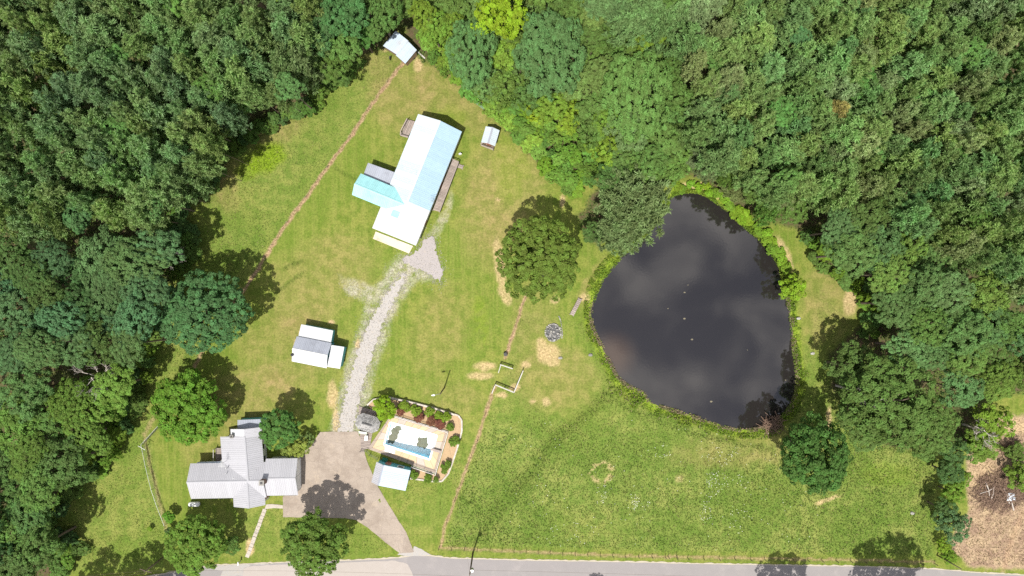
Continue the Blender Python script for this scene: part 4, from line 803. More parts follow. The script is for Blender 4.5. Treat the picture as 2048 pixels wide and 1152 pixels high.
def crown_pine(seed, Rr=2.7, Hc=7.5, nb=58, blades=42, blen=.50):
    g = np.random.default_rng(seed); cen = []; out = []
    for i in range(nb):
        t = ((i+.5)/nb)**.75; a = i*2.39996 + g.uniform(-.5, .5); r = Rr*min(1, .22 + 1.05*t**.75)*g.uniform(.7, 1.1)*(1 - .25*max(0, t-.75)/.25)
        z = Hc*(1-t) ; d = np.array([math.cos(a), math.sin(a), .18])
        for q in (1.0, .68, .38):
            if q < 1 and r*q < .45: continue
            cen.append(np.array([d[0]*r*q, d[1]*r*q, z + .3*q*r*.4]) + g.normal(size=3)*.16); out.append(d*.6 + np.array([0, 0, .8]))
    cen = np.array(cen); out = unit(np.array(out)); n = len(cen); k = np.repeat(np.arange(n), blades)
    d = unit(g.normal(size=(n*blades, 3)) + out[k]*.75); base = cen[k] + d*.05 + g.normal(size=(n*blades, 3))*.06; ln = blen*g.uniform(.6, 1.2, n*blades)[:, None]; sd = unit(np.cross(d, g.normal(size=(n*blades, 3))))*.07
    v = np.stack([base-sd, base+sd, base+d*ln+sd*.35, base+d*ln-sd*.35], 1).reshape(-1, 3); cv = g.random(n); val = cv[k]*.65 + g.random(n*blades)*.35
    return mesh_np('crown', v, np.arange(n*blades*4).reshape(-1, 4), M['needle'], False, {'v': np.repeat(val, 4)})
def trunk_mesh(seed, spread, n=6, r=.05, ztop=1.0, m='bark', dead=0):
    """unit-height tapered trunk with limbs; spread is the limb reach relative to height"""
    rr = random.Random(seed); mb = MB(); pts = [(0, 0, -.02)] + [(rr.uniform(-.015, .015), rr.uniform(-.015, .015), z) for z in (.3, .6, ztop)]
    mb.tube(pts, [r*1.25, r, r*.75, r*.3], 8)
    for i in range(n):
        a = i*2.4 + rr.uniform(-.3, .3); z = rr.uniform(.66, .92)*ztop; L = spread*rr.uniform(.4, .68); e = rr.uniform(.10, .28)
        mb.tube([(0, 0, z), (L*.5*math.cos(a), L*.5*math.sin(a), z+e*.6), (L*math.cos(a+.15), L*math.sin(a+.15), z+e)], [r*.45, r*.28, r*.08], 5)
    return mb.mesh('trunk', M[m])
KIND = {}
def reg(kind, R0, Hc, crowns, tr): KIND[kind] = dict(R=R0, Hc=Hc, crowns=crowns, trunks=tr)
reg('large', 7.0, 8.2, [crown_broad(100+i, 7.0, 8.2, 40, .32, 1.25, 38, (.42, .70), (.19, .29)) for i in range(4)], [trunk_mesh(i, .45, 9, .028) for i in range(2)])
reg('oak', 7.0, 8.2, [crown_broad(150+i, 7.0, 8.2, 62, .31, 1.7, 40, (.38, .60), (.15, .22)) for i in range(1)], [trunk_mesh(5, .45, 9, .03)])
reg('yard', 5.0, 6.4, [crown_broad(170+i, 5.0, 6.4, 44, .29, 2.1, 36, (.34, .55), (.18, .27)) for i in range(3)], [trunk_mesh(6, .32, 8, .026)])
reg('mid', 4.4, 5.8, [crown_broad(200+i, 4.4, 5.8, 24, .29, 1.6, 36, (.36, .60), (.22, .34)) for i in range(5)], [trunk_mesh(10+i, .32, 7, .022) for i in range(2)])
reg('small', 2.2, 2.9, [crown_broad(300+i, 2.2, 2.9, 12, .23, 3.2, 32, (.26, .42), (.27, .42)) for i in range(4)], [trunk_mesh(20+i, .35, 6, .03) for i in range(2)])
reg('bush', 1.0, 1.25, [crown_broad(400+i, 1.0, 1.25, 9, .17, 14, 36, (.14, .22), (.36, .5)) for i in range(3)], [trunk_mesh(30, .5, 6, .03)])
reg('dense', 3.0, 5.0, [crown_broad(500+i, 3.0, 5.0, 30, .24, 3.6, 40, (.26, .40), (.26, .36)) for i in range(2)], [trunk_mesh(35, .2, 4, .025)])
reg('pine', 2.7, 7.5, [crown_pine(600+i, 2.7, 7.5) for i in range(6)], [trunk_mesh(40+i, .09, 5, .010) for i in range(2)])
reg('softpine', 4.2, 5.5, [crown_pine(650+i, 4.2, 5.2, 190, 46, .48) for i in range(2)], [trunk_mesh(45+i, .3, 8, .02) for i in range(1)])
trng = random.Random(99)
def tree(kind, px, py, rpx, h, col, label, group=None, cat='tree', name='tree', asp=1.0, rot=None, vs=1.0, jit=.10, which=None):
    K = KIND[kind]; r = rpx*S; Hc = K['Hc']*(r/K['R'])*vs; Hc = min(Hc, h*.92)
    zc = h - Hc*.45; r *= (H-zc)/H; b = P(px, py, zc); o = empty(name, (b.x, b.y, 0), trng.uniform(0, 6.28) if rot is None else rot); tag(o, label, cat, group)
    th = h - Hc*.35; t = bpy.data.objects.new('trunk', trng.choice(K['trunks'])); link(t, o); t.scale = (r*1.75, r*1.75, th) if kind not in ('pine', 'mid', 'dense', 'softpine') else (r*2.2, r*2.2, th)
    cw = bpy.data.objects.new('crown', K['crowns'][which % len(K['crowns'])] if which is not None else trng.choice(K['crowns'])); link(cw, o); s_ = r/K['R']; cw.location = (0, 0, h-Hc); cw.scale = (s_*asp, s_/asp, Hc/K['Hc'])
    j = 1 + trng.uniform(-jit, jit); g2 = trng.uniform(-jit, jit)*.6; cw.color = (col[0]*j*(1+g2), col[1]*j, col[2]*j*(1-g2), 1)
    return o
G_PINE_L = (.098, .146, .060); G_PINE_R = (.102, .156, .058); G_BLUE = (.052, .102, .042); G_MID = (.070, .122, .030); G_BRIGHT = (.110, .180, .022); G_YEL = (.21, .25, .02); G_DARK = (.045, .085, .026); G_OAK = (.074, .112, .020)
SP = []      # crowns placed by hand: (px, py, r) so that the fill keeps clear of them
def T(kind, px, py, r, h, col, label, **k):
    SP.append((px, py, r)); return tree(kind, px, py, r, h, col, label, **k)
# trees standing free in the yard and round the pond
T('oak', 1074, 520, 91, 14.5, G_OAK, 'huge round oak standing alone between barn yard and pond', name='oak_tree', jit=0, which=0)
T('oak', 412, 622, 95, 13, (.046, .098, .036), 'broad dark bluish tree overhanging the soil strip at left lawn', asp=1.08, jit=0, which=1, rot=.4)
T('yard', 380, 815, 76, 9.5, (.072, .142, .020), 'bright green spreading tree above the farmhouse', jit=0, which=0)
T('dense', 560, 857, 39, 8, (.050, .105, .026), 'dense round dark green tree touching the farmhouse wing', jit=0, name='round_tree')
T('small', 598, 893, 24, 3.6, (.15, .18, .04), 'yellowish shrub between round tree and driveway', jit=0, name='shrub', cat='shrub'); T('small', 612, 880, 17, 2.8, (.09, .13, .04), 'small green shrub at the driveway corner beside round tree', jit=0, name='shrub', cat='shrub'); T('small', 575, 899, 15, 2.6, (.13, .17, .04), 'low light green shrub against the carport end', jit=0, name='shrub', cat='shrub')
T('yard', 630, 1088, 70, 11, (.066, .112, .022), 'spiky dark tree overhanging the road below the driveway', jit=0, which=1)
T('yard', 392, 1090, 64, 9, (.078, .135, .024), 'rounded green tree below the farmhouse near the propane tank', jit=0, which=2)
T('bush', 338, 1033, 11, 2.4, (.07, .15, .02), 'small round clipped bush beside the chain link fence', name='bush', cat='bush', jit=0); T('small', 465, 1090, 19, 3.4, G_MID, 'small tree between the rounded lawn tree and the walk', jit=0)
T('bush', 300, 1057, 5, 1.0, G_BRIGHT, 'tiny bright sapling in the left pasture', name='sapling', cat='sapling', jit=0); T('bush', 337, 1062, 7, 1.8, G_DARK, 'dark little shrub at the end of the chain link fence', name='bush', cat='bush', jit=0)
T('small', 1586, 577, 28, 5, (.13, .21, .02), 'bright green shrub leaning over the right pond edge', jit=0, name='shrub', cat='shrub')
T('yard', 1626, 908, 74, 15, (.047, .098, .024), 'tall tree standing alone at the lower right pond corner', jit=0, which=0, vs=1.6, asp=.88, rot=0)
T('softpine', 1270, 405, 78, 12, (.098, .135, .058), 'pale grey green pine overhanging the upper left pond bank', jit=0, asp=.95); T('softpine', 1243, 463, 48, 9, (.098, .135, .058), 'smaller pale pine at the pond edge beside the large pale pine', jit=0); T('small', 1186, 466, 22, 5.5, (.05, .09, .025), 'dark green shrub left of the pale pines', name='shrub', cat='shrub', jit=0)
# corner wood, lower right of the pond
T('large', 1775, 800, 98, 16, (.062, .104, .026), 'large oak at the front of the wood right of the pond', jit=0, which=2); T('large', 1850, 850, 66, 14, (.066, .112, .028), 'oak at the lower right end of the wood above the hedgerow', jit=0); T('mid', 1702, 735, 52, 11, (.055, .090, .024), 'dark oak bending over the right pond path', jit=0); T('mid', 1730, 850, 52, 11, (.066, .110, .03), 'oak on the wood corner nearest the lone pond tree', jit=0)
# hedgerow
for q, r, h, c, lb in (((1908, 905), 30, 8, G_DARK, 'dark tree at the top of the hedgerow beside the straw lot'), ((1898, 945), 27, 6, G_DARK, 'dark shrubby tree second from the top of the hedgerow'), ((1920, 955), 22, 4.5, (.08, .135, .02), 'bright green shrub on the straw lot side of the hedgerow'), ((1905, 985), 24, 5, (.085, .145, .022), 'light green tree midway along the hedgerow'), ((1888, 1020), 26, 6, G_DARK, 'dark round tree on the field side of the hedgerow'), ((1905, 1050), 34, 7, (.05, .095, .04), 'bluish dark tree at the foot of the hedgerow'), ((1887, 1090), 15, 2.6, (.11, .17, .02), 'low bright shrub at the hedgerow end by the road'), ((1899, 1112), 16, 2.4, (.09, .15, .02), 'low green shrub beside the pale post by the road')):
    T('small', q[0], q[1], r, h, c, lb, jit=0, name='hedgerow_tree' if h > 3 else 'shrub', cat='tree' if h > 3 else 'shrub')
# straw lot greenery
for q, r, h, c, lb in (((1960, 890), 36, 6, (.085, .14, .025), 'green scrub tree between hedgerow and bare lot'), ((1985, 845), 40, 7, (.10, .16, .022), 'bright scrub tree above the brush pile'), ((2040, 950), 30, 4, (.09, .14, .025), 'green shrub at the right edge beside the brush pile'), ((2030, 905), 22, 3, (.07, .11, .025), 'low dark shrub above the brush pile')):
    T('small', q[0], q[1], r, h, c, lb, jit=0, name='scrub_tree')
# trees past the lower edge whose shadows fall across the road
for q, r, h, lb in (((1612, 1310), 62, 17, 'roadside tree whose shadow crosses the road left of the two at lower right'), ((1862, 1325), 92, 21, 'big roadside tree casting the widest shadow at lower right'), ((1190, 1300), 34, 13, 'roadside tree with a small shadow tip at lower centre'), ((1045, 1295), 30, 12, 'roadside tree with the smallest shadow tip at lower centre'), ((215, 1255), 66, 14, 'roadside tree shading the verge at lower left'), ((285, 1265), 46, 12, 'smaller roadside tree shading the verge at lower left'), ((120, 1260), 60, 13, 'roadside tree beyond the lower left corner')):
    T('mid', q[0], q[1], r, h, G_MID, lb, jit=0)
# striking trees in the woods
T('large', 942, 108, 62, 15, (.068, .132, .045), 'large pale bluish tree standing forward of the wood above the barn', jit=0, asp=.84, rot=0, which=1); T('large', 1100, 112, 84, 17, (.062, .124, .044), 'largest bluish broadleaf crown in the upper middle wood', jit=0, asp=.88, rot=0, which=3); T('large', 1272, 190, 84, 16, (.078, .142, .038), 'lighter green broadleaf crown above the pond pines', jit=0, asp=.85, rot=0, which=0)
T('mid', 1000, 30, 58, 16, (.145, .22, .018), 'yellow green tree glowing in the upper wood', jit=0, which=1); T('mid', 1255, 255, 50, 13, (.085, .135, .05), 'bluish broadleaf below the lighter broadleaf crown', jit=0); T('small', 1075, 220, 26, 7, (.16, .22, .02), 'small yellow green tree below the largest bluish crown', jit=0); T('mid', 1140, 235, 34, 9, (.13, .19, .025), 'light green tree at the wood edge beside the yellow green one', jit=0)
T('pine', 1672, 222, 26, 19, (.17, .15, .055), 'rust tinged pine in the upper right wood', jit=0, name='pine_tree'); T('small', 565, 0, 26, 13, G_BRIGHT, 'bright young tree at the top of the left wood', jit=0); T('mid', 295, 550, 27, 9, G_BRIGHT, 'bright green tree at the left wood edge below the bare tree', jit=0)
T('mid', 688, 30, 52, 16, (.045, .105, .035), 'deep green broadleaf left of the field shed', jit=0); T('mid', 640, 60, 46, 15, (.05, .10, .035), 'dark broadleaf second from the field shed', jit=0); T('mid', 722, 66, 36, 11, (.05, .115, .028), 'green broadleaf leaning over the field shed corner', jit=0)

def fill(kinds, poly, gap, rad, hgt, cols, label, group, name='tree', seed=1, cat='tree', keep=.72, limit=999, marks=(), what='tree', nmark=5, inset=0):
    r = random.Random(seed); xs = [p[0] for p in poly]; ys = [p[1] for p in poly]; pts = []; n = 0
    gg = np.random.default_rng(seed); cx = gg.uniform(min(xs), max(xs), 9000); cy_ = gg.uniform(min(ys), max(ys), 9000); ok = sdist(cx, cy_, poly) > inset
    for a, b, q in SP: ok &= np.hypot(cx-a, cy_-b) >= q*keep
    cx, cy_ = cx[ok], cy_[ok]; free = np.ones(len(cx), bool)
    for i in range(len(cx)):
        if not free[i]: continue
        x, y = float(cx[i]), float(cy_[i]); free &= (cx-x)**2 + (cy_-y)**2 >= gap*gap; pts.append((x, y))
        if len(pts) >= limit: break
    names = {}; ords = ('nearest', 'second nearest', 'third nearest', 'fourth nearest', 'fifth nearest', 'sixth nearest')
    vis = [i for i, (x, y) in enumerate(pts) if -10 < x < 2058 and -10 < y < 1162]
    for (lx, ly, lname) in marks:
        near = sorted((i for i in vis if i not in names), key=lambda i: math.hypot(pts[i][0]-lx, pts[i][1]-ly))[:nmark]
        for k, i in enumerate(near): names[i] = what + ' ' + ords[k] + ' to ' + lname
    for i, (x, y) in enumerate(pts):
        tree(r.choice(kinds), x, y, r.uniform(*rad), r.uniform(*hgt), r.choice(cols), names.get(i, label), group, cat, name, asp=r.uniform(.82, 1.2), vs=r.uniform(.85, 1.25), jit=.16)
    return pts
PL = [(-70, -70), (650, -70), (640, 60), (625, 165), (600, 205), (490, 255), (440, 290), (425, 335), (350, 400), (300, 470), (205, 465), (-70, 475)]
PR = [(1330, -70), (2120, -70), (2120, 640), (2010, 575), (1880, 490), (1760, 420), (1620, 395), (1550, 400), (1470, 360), (1420, 315), (1370, 280), (1370, 120), (1180, 20), (1180, -70)]
for pl_, gp, sd, lb, gr_ in ((PL, 150, 31, 'broadleaf tree poking through the pines at upper left', 'broadleaf trees among the left pines'), (PR, 125, 32, 'brighter broadleaf tree among the pines at upper right', 'broadleaf trees among the right pines')):
    for x, y in fill(['mid', 'small'], pl_, gp, (24, 36), (14, 17), [(.068, .14, .035), (.08, .15, .038), (.06, .125, .045)], lb, gr_, 'broadleaf_tree', sd, inset=35): SP.append((x, y, 30))
nl_ = fill(['pine'], PL, 39, (25, 42), (16, 20), [G_PINE_L, G_PINE_L, (.108, .160, .058), (.092, .138, .066)], 'tall green pine within the dense wood at upper left', 'pines of the upper left wood', 'pine_tree', 5, marks=[(35, 18, 'the brown leafless corner tree'), (565, 0, 'the bright young tree at the top'), (540, 240, 'the yellow weed patch in the pasture'), (316, 480, 'the pale leafless tree at the wood edge'), (640, 60, 'the dark broadleaf second from the field shed'), (440, 330, 'the wood corner above the left pasture')], what='pine of the left wood', inset=20)
nr_ = fill(['pine'], PR, 37, (24, 41), (16, 20), [G_PINE_R, G_PINE_R, (.112, .168, .060), (.090, .152, .056), (.122, .158, .072)], 'tall olive green pine within the dense wood at upper right', 'pines of the upper right wood', 'pine_tree', 6, limit=260, marks=[(1672, 222, 'the rust tinged pine'), (1525, 182, 'the bare grey snag'), (1272, 190, 'the lighter green broadleaf crown'), (1400, 330, 'the upper tip of the pond'), (2048, 0, 'the upper right picture corner'), (1760, 420, 'the broadleaf belt right of the pond')], what='pine of the right wood', inset=14)
fill(['large', 'mid', 'mid'], [(-70, 485), (190, 485), (330, 440), (372, 500), (350, 545), (310, 600), (300, 660), (278, 715), (-70, 740)], 50, (40, 58), (12, 16), [G_BLUE, G_BLUE, G_DARK, (.06, .112, .04)], 'dark bluish broadleaf within the wood at middle left', 'broadleaf trees of the middle left wood', 'broadleaf_tree', 7, marks=[(316, 502, 'the pale leafless tree'), (412, 622, 'the broad dark bluish lawn tree'), (0, 500, 'the pines at the left edge'), (178, 757, 'the grey leafless tree')], what='dark left wood broadleaf', inset=24)
fill(['mid', 'large', 'mid'], [(-70, 740), (270, 745), (262, 790), (220, 860), (185, 925), (120, 965), (90, 1010), (85, 1060), (130, 1100), (90, 1200), (-70, 1200)], 52, (42, 58), (10, 15), [G_MID, G_DARK, G_BLUE, (.078, .14, .03), (.052, .098, .028), (.055, .108, .035)], 'mixed green broadleaf within the wood at lower left', 'broadleaf trees of the lower left wood', 'broadleaf_tree', 8, marks=[(178, 757, 'the grey leafless tree'), (0, 1152, 'the lower left picture corner'), (290, 890, 'the upper end of the chain link fence'), (130, 1000, 'the shaded pasture bay')], what='lower left broadleaf', inset=26)
fill(['mid'], [(640, -70), (800, -70), (775, 40), (720, 95), (650, 150), (630, 100)], 44, (38, 48), (11, 16), [G_MID, (.055, .105, .032)], 'green broadleaf at the wood edge left of the field shed', 'broadleaf trees left of the field shed', 'broadleaf_tree', 9, marks=[(800, 95, 'the field shed')], what='broadleaf', nmark=6, inset=8)
fill(['mid', 'small'], [(790, -70), (1180, -70), (1200, 20), (1345, 90), (1360, 300), (1300, 330), (1210, 300), (1120, 250), (1010, 190), (960, 170), (900, 100), (840, 30)], 34, (30, 42), (8, 13), [G_MID, (.10, .16, .025), (.062, .112, .03), (.085, .135, .04)], 'leafy green tree between the large crowns of the upper middle wood', 'filling trees of the upper middle wood', 'broadleaf_tree', 10, keep=.85, marks=[(1000, 30, 'the yellow green upper tree'), (942, 108, 'the pale bluish tree above the barn'), (1100, 112, 'the largest bluish crown'), (1272, 190, 'the lighter broadleaf crown'), (840, 40, 'the upper side of the field shed'), (1270, 350, 'the pale pond pines')], what='leafy tree')
fill(['large', 'mid', 'mid'], [(1615, 395), (1760, 405), (1850, 465), (2000, 570), (2120, 650), (2120, 790), (1990, 790), (1930, 830), (1860, 760), (1785, 710), (1768, 650), (1755, 575), (1675, 520), (1632, 460)], 50, (40, 58), (13, 17), [G_MID, (.066, .120, .04), (.08, .135, .032), (.060, .105, .03), (.072, .125, .045)], 'green broadleaf in the belt right of the pond', 'broadleaf trees right of the pond', 'broadleaf_tree', 11, marks=[(1586, 577, 'the bright shrub leaning over the pond'), (1775, 800, 'the large oak right of the pond'), (2048, 700, 'the right picture edge'), (1600, 440, 'the upper right pond bank')], what='broadleaf of the right belt', inset=26)
fill(['mid', 'small', 'softpine'], [(1350, 285), (1420, 310), (1500, 360), (1590, 400), (1600, 425), (1525, 415), (1450, 362), (1400, 330), (1350, 322)], 30, (26, 36), (7, 11), [G_MID, (.095, .12, .05), (.085, .14, .03)], 'tree at the wood edge above the upper right pond bank', 'trees above the pond bank', 'broadleaf_tree', 12, marks=[(1390, 370, 'the bare soil above the pond tip'), (1568, 480, 'the worn soil path right of the pond')], what='wood edge tree', nmark=6)
fill(['mid', 'small'], [(1210, 290), (1350, 300), (1340, 350), (1290, 345), (1215, 360)], 34, (28, 38), (7, 10), [(.05, .09, .022), G_MID], 'dark green tree behind the pale pond pines', 'trees behind the pond pines', 'broadleaf_tree', 13, keep=.5, marks=[(1270, 405, 'the large pale pond pine')], what='dark green tree', nmark=6)
# brush at the wood edges
fill(['bush', 'small'], [(845, 90), (860, 60), (900, 100), (960, 175), (1010, 195), (1120, 255), (1200, 310), (1195, 350), (1140, 385), (1090, 345), (1040, 285), (1000, 235), (950, 195), (900, 155)], 17, (12, 20), (1.2, 3.0), [(.095, .175, .025), (.08, .15, .028), (.12, .195, .035), (.07, .13, .026)], 'low bright brush at the wood edge above the barn', 'brush along the upper wood edge', 'bush', 14, 'bush', limit=110, marks=[(985, 250, 'the garden shed'), (961, 212, 'the green bench'), (845, 115, 'the field shed timber'), (1120, 390, 'the crown of the huge oak')], what='bright wood edge bush')
fill(['bush', 'small'], [(640, 180), (720, 115), (715, 145), (670, 170), (620, 225), (560, 240), (445, 310), (440, 350), (365, 430), (395, 490), (375, 540), (340, 555), (340, 440), (425, 330), (490, 262), (600, 212)], 16, (11, 19), (1.2, 3.2), [G_DARK, G_MID, (.06, .11, .022)], 'dark low brush along the left wood edge', 'brush along the left wood edge', 'bush', 15, 'bush', limit=70, marks=[(775, 95, 'the field shed'), (535, 315, 'the yellow weed patch'), (316, 502, 'the pale leafless tree')], what='dark wood edge bush')
fill(['bush', 'small'], [(300, 600), (322, 660), (300, 730), (284, 789), (262, 838), (240, 880), (205, 943), (165, 968), (130, 1000), (110, 1060), (170, 1095), (120, 1150), (90, 1100), (80, 1030), (190, 900), (260, 780)], 18, (12, 20), (1.5, 3.5), [G_MID, (.095, .155, .025), (.08, .14, .02), G_DARK], 'green brush fringing the lower left wood', 'brush along the lower left wood edge', 'bush', 16, 'bush', limit=80, marks=[(412, 622, 'the broad dark bluish lawn tree'), (290, 886, 'the chain link fence'), (200, 1150, 'the road at lower left')], what='green wood edge bush')
fill(['bush'], [(1345, 380), (1400, 375), (1450, 410), (1530, 480), (1560, 530), (1572, 545), (1580, 540), (1545, 475), (1460, 400), (1400, 365), (1345, 370)], 13, (8, 12), (.6, 1.2), [(.12, .20, .02), (.10, .17, .02)], 'bright green clump on the upper right pond bank', 'green clumps on the upper pond bank', 'bush', 17, 'bush', limit=40)

fill(['bush', 'small'], [(1612, 470), (1630, 530), (1715, 580), (1735, 640), (1720, 670), (1760, 680), (1770, 600), (1700, 540), (1650, 490)], 18, (10, 17), (1.2, 2.6), [G_MID, (.08, .14, .02)], 'low green brush at the wood edge right of the pond', 'brush right of the pond', 'bush', 18, 'bush', limit=40)
# garden shrubs round the pool
def shrub(px, py, r, h, col, label): tree('bush', px, py, r, h, col, label, None, 'shrub', 'garden_shrub', jit=0, vs=1.0)
cq = lambda x, y: (680+x/4.43, 760+y/4.43)
shrub(*cq(388, 255), 22, 3.4, (.115, .185, .016), 'large bright green shrub beside the gazebo roof')
for k, (x, y, r) in enumerate(((568, 235, 12), (668, 265, 11.5), (790, 280, 9.5), (872, 310, 8.5), (935, 325, 10))): shrub(*cq(x, y), r, 1.3, (.10, .15, .018), ('first', 'second', 'third', 'fourth', 'fifth')[k] + ' green shrub from the gazebo along the pool bed wall')
for k, (x, y, r) in enumerate(((540, 278, 8.5), (705, 335, 9.5), (803, 360, 9.5), (887, 388, 10))): shrub(*cq(x, y), r, 1.2, (.12, .05, .035), ('first', 'second', 'third', 'fourth')[k] + ' dark red barberry shrub from the gazebo along the pool')
for x, y, r, lb in ((975, 415, 8, 'upper green shrub in the right part of the pool bed'), (1018, 545, 10.5, 'larger green shrub at the right end of the pool bed'), (952, 748, 7.5, 'green shrub at the lower right pool bed corner'), (910, 766, 4.5, 'tiny green shrub left of the lower right bed shrubs'), (930, 800, 7, 'lowest green shrub in the right pool bed'), (775, 872, 8.5, 'green shrub in the bed below the pool deck'), (655, 835, 9, 'green shrub beside the pool house corner'), (850, 885, 6, 'small green shrub near the lower wall end')): shrub(*cq(x, y), r, 1.15, (.075, .125, .018), lb)

# bare trees
def bare_tree(px, py, h, spread, label, seed, name='bare_tree', m='deadwood', lean=0):
    r = random.Random(seed); b = P(px, py, h*.75); o = empty(name, (b.x, b.y, 0)); tag(o, label, 'dead tree'); mb = MB(); mb.tube([(0, 0, -.1), (lean*.4, 0, h*.4), (lean, 0, h*.7)], [.2, .15, .1], 8); mb.build('trunk', M[m], o); br = MB()
    def grow(p, d, L, rad, lv):
        e = p + d*L; mid = p.lerp(e, .5) + Vector((r.uniform(-.12, .12), r.uniform(-.12, .12), r.uniform(-.05, .1)))*L*.5; br.tube([p, mid, e], [rad, rad*.75, rad*.45], 5 if lv < 2 else 4, False)
        if lv < 3:
            for _ in range(4 if lv < 2 else 3):
                dd = (d + Vector((r.uniform(-.9, .9), r.uniform(-.9, .9), r.uniform(-.1, .5)))).normalized(); grow(p.lerp(e, r.uniform(.4, 1)), dd, L*r.uniform(.45, .7), rad*.5, lv+1)
    for i in range(7):
        a = i*.9 + r.uniform(-.3, .3); grow(Vector((lean*(.6+.05*i), 0, h*(.45+.04*i))), Vector((math.cos(a), math.sin(a), r.uniform(.25, .7))).normalized(), spread*r.uniform(.4, .6), .085, 0)
    br.build('branches', M[m], o); return o
bare_tree(316, 502, 14, 4.4, 'pale leafless tree at the left wood edge', 1); bare_tree(178, 757, 13, 5, 'grey leafless tree among the lower left wood', 2); bare_tree(35, 18, 17, 5, 'brown leafless tree in the upper left corner', 3, m='brush'); bare_tree(1525, 182, 19, 3.6, 'bare grey snag in the upper right wood', 4); bare_tree(1972, 862, 8, 3.4, 'pale bare tree above the straw lot', 5); bare_tree(1752, 795, 17.5, 3.2, 'pale dead limbs rising through the oak right of the pond', 6); bare_tree(1090, 545, 14.6, 2.6, 'pale dead limbs showing in the crown of the huge oak', 7)

# brush pile on the lot
def stick_pile(px, py, n, rad, label, seed, m='brush', extra=None):
    r = random.Random(seed); o = empty('brush_pile', P(px, py)); tag(o, label, 'brush pile'); mb = MB()
    for i in range(n):
        a, q = r.uniform(0, 6.28), rad*r.random()**.6; c = Vector((q*math.cos(a), q*.75*math.sin(a), r.uniform(.05, .9)*(1-q/rad*.7))); t = r.uniform(0, 6.28); L = r.uniform(.4, 1.7); d = Vector((math.cos(t), math.sin(t), r.uniform(-.2, .3)))*L; mb.tube([c-d, c+Vector((0, 0, .08)), c+d], [.05, .04, .015], 4, False)
    mb.build('sticks', M[m], o); return o
bp_ = stick_pile(1998, 982, 460, 4.6, 'large brown brush pile on the bare lot at right', 1); stick_pile(2025, 900, 120, 2.2, 'dark brush pile near the right edge above the large one', 2); stick_pile(1545, 848, 90, 1.8, 'dark dead brush in the lower right pond corner', 3)
for k in range(5):
    c = P(1996+trng.uniform(-24, 24), 985+trng.uniform(-14, 22)); a = trng.uniform(0, 6.28); o = MB().tube([(c.x-1.4*math.cos(a), c.y-1.4*math.sin(a), .25), (c.x, c.y, .55), (c.x+1.4*math.cos(a), c.y+1.4*math.sin(a), .3)], [.11, .09, .05], 6).build('log', M['deadwood'], None); tag(o, 'pale stripped log thrown across the large brush pile', 'log', 'logs on the large brush pile')
v = []; r = random.Random(4); c = P(2019, 992); nn = 6
for i in range(nn):
    for j in range(nn): v.append((c.x+(i-2.5)*.28+r.uniform(-.1, .1), c.y+(j-2.5)*.26+r.uniform(-.1, .1), .45+r.uniform(-.25, .3)))
o = MB().add(v, [(i*nn+j, (i+1)*nn+j, (i+1)*nn+j+1, i*nn+j+1) for i in range(nn-1) for j in range(nn-1)]).build('tarp', M['tarp'], None); tag(o, 'crumpled pale plastic sheet on the large brush pile', 'plastic sheet')

# ------------------------------------------------------------------ uncountable ground cover
def stuff_mat(name, trans=.25):
    m, n, l, b = nodes(name); a = n.new('ShaderNodeAttribute'); a.attribute_name = 'col'; l.new(a.outputs['Color'], b.inputs['Base Color']); b.inputs['Roughness'].default_value = .7; b.inputs['Specular IOR Level'].default_value = .2
    tr = n.new('ShaderNodeBsdfTranslucent'); l.new(a.outputs['Color'], tr.inputs['Color']); ms = n.new('ShaderNodeMixShader'); ms.inputs[0].default_value = trans; l.new(b.outputs[0], ms.inputs[1]); l.new(tr.outputs[0], ms.inputs[2]); l.new(ms.outputs[0], n['Material Output'].inputs['Surface']); return m
M['tuft'] = stuff_mat('grass blades')
def stuff(name, v, f, col, label):
    me = mesh_np(name, v, f, M['tuft']); at = me.attributes.new('col', 'FLOAT_COLOR', 'POINT'); at.data.foreach_set('color', np.concatenate([col, np.ones((len(col), 1))], 1).astype(np.float32).ravel())
    o = bpy.data.objects.new(name, me); C.objects.link(o); o['kind'] = 'stuff'; o['label'] = label; return o
def blades(g, x, y, z0, h, w, lean, col):
    n = len(x); a = g.uniform(0, 6.28, n); t = g.uniform(0, 6.28, n); L = lean*g.uniform(.3, 1.2, n)
    b0 = np.stack([x-np.cos(a)*w, y-np.sin(a)*w, z0], 1); b1 = np.stack([x+np.cos(a)*w, y+np.sin(a)*w, z0], 1); tp = np.stack([x+np.cos(t)*L, y+np.sin(t)*L, z0+h], 1)
    return np.stack([b0, b1, tp], 1).reshape(-1, 3), np.arange(3*n).reshape(-1, 3), np.repeat(col, 3, 0)
g = np.random.default_rng(77)
def scatter(n, box): return g.uniform(box[0], box[2], n), g.uniform(box[1], box[3], n)
HARD = [[(-700, 1105), (380, 1128), (800, 1105), (862, 1100), (1050, 1114), (1900, 1128), (2800, 1150), (2800, 1400), (-700, 1400)], DRIVE, GR, BED + [(740, 990), (700, 900), (712, 805)], [(740, 455), (745, 480), (820, 510), (885, 540), (880, 565), (800, 530)]]
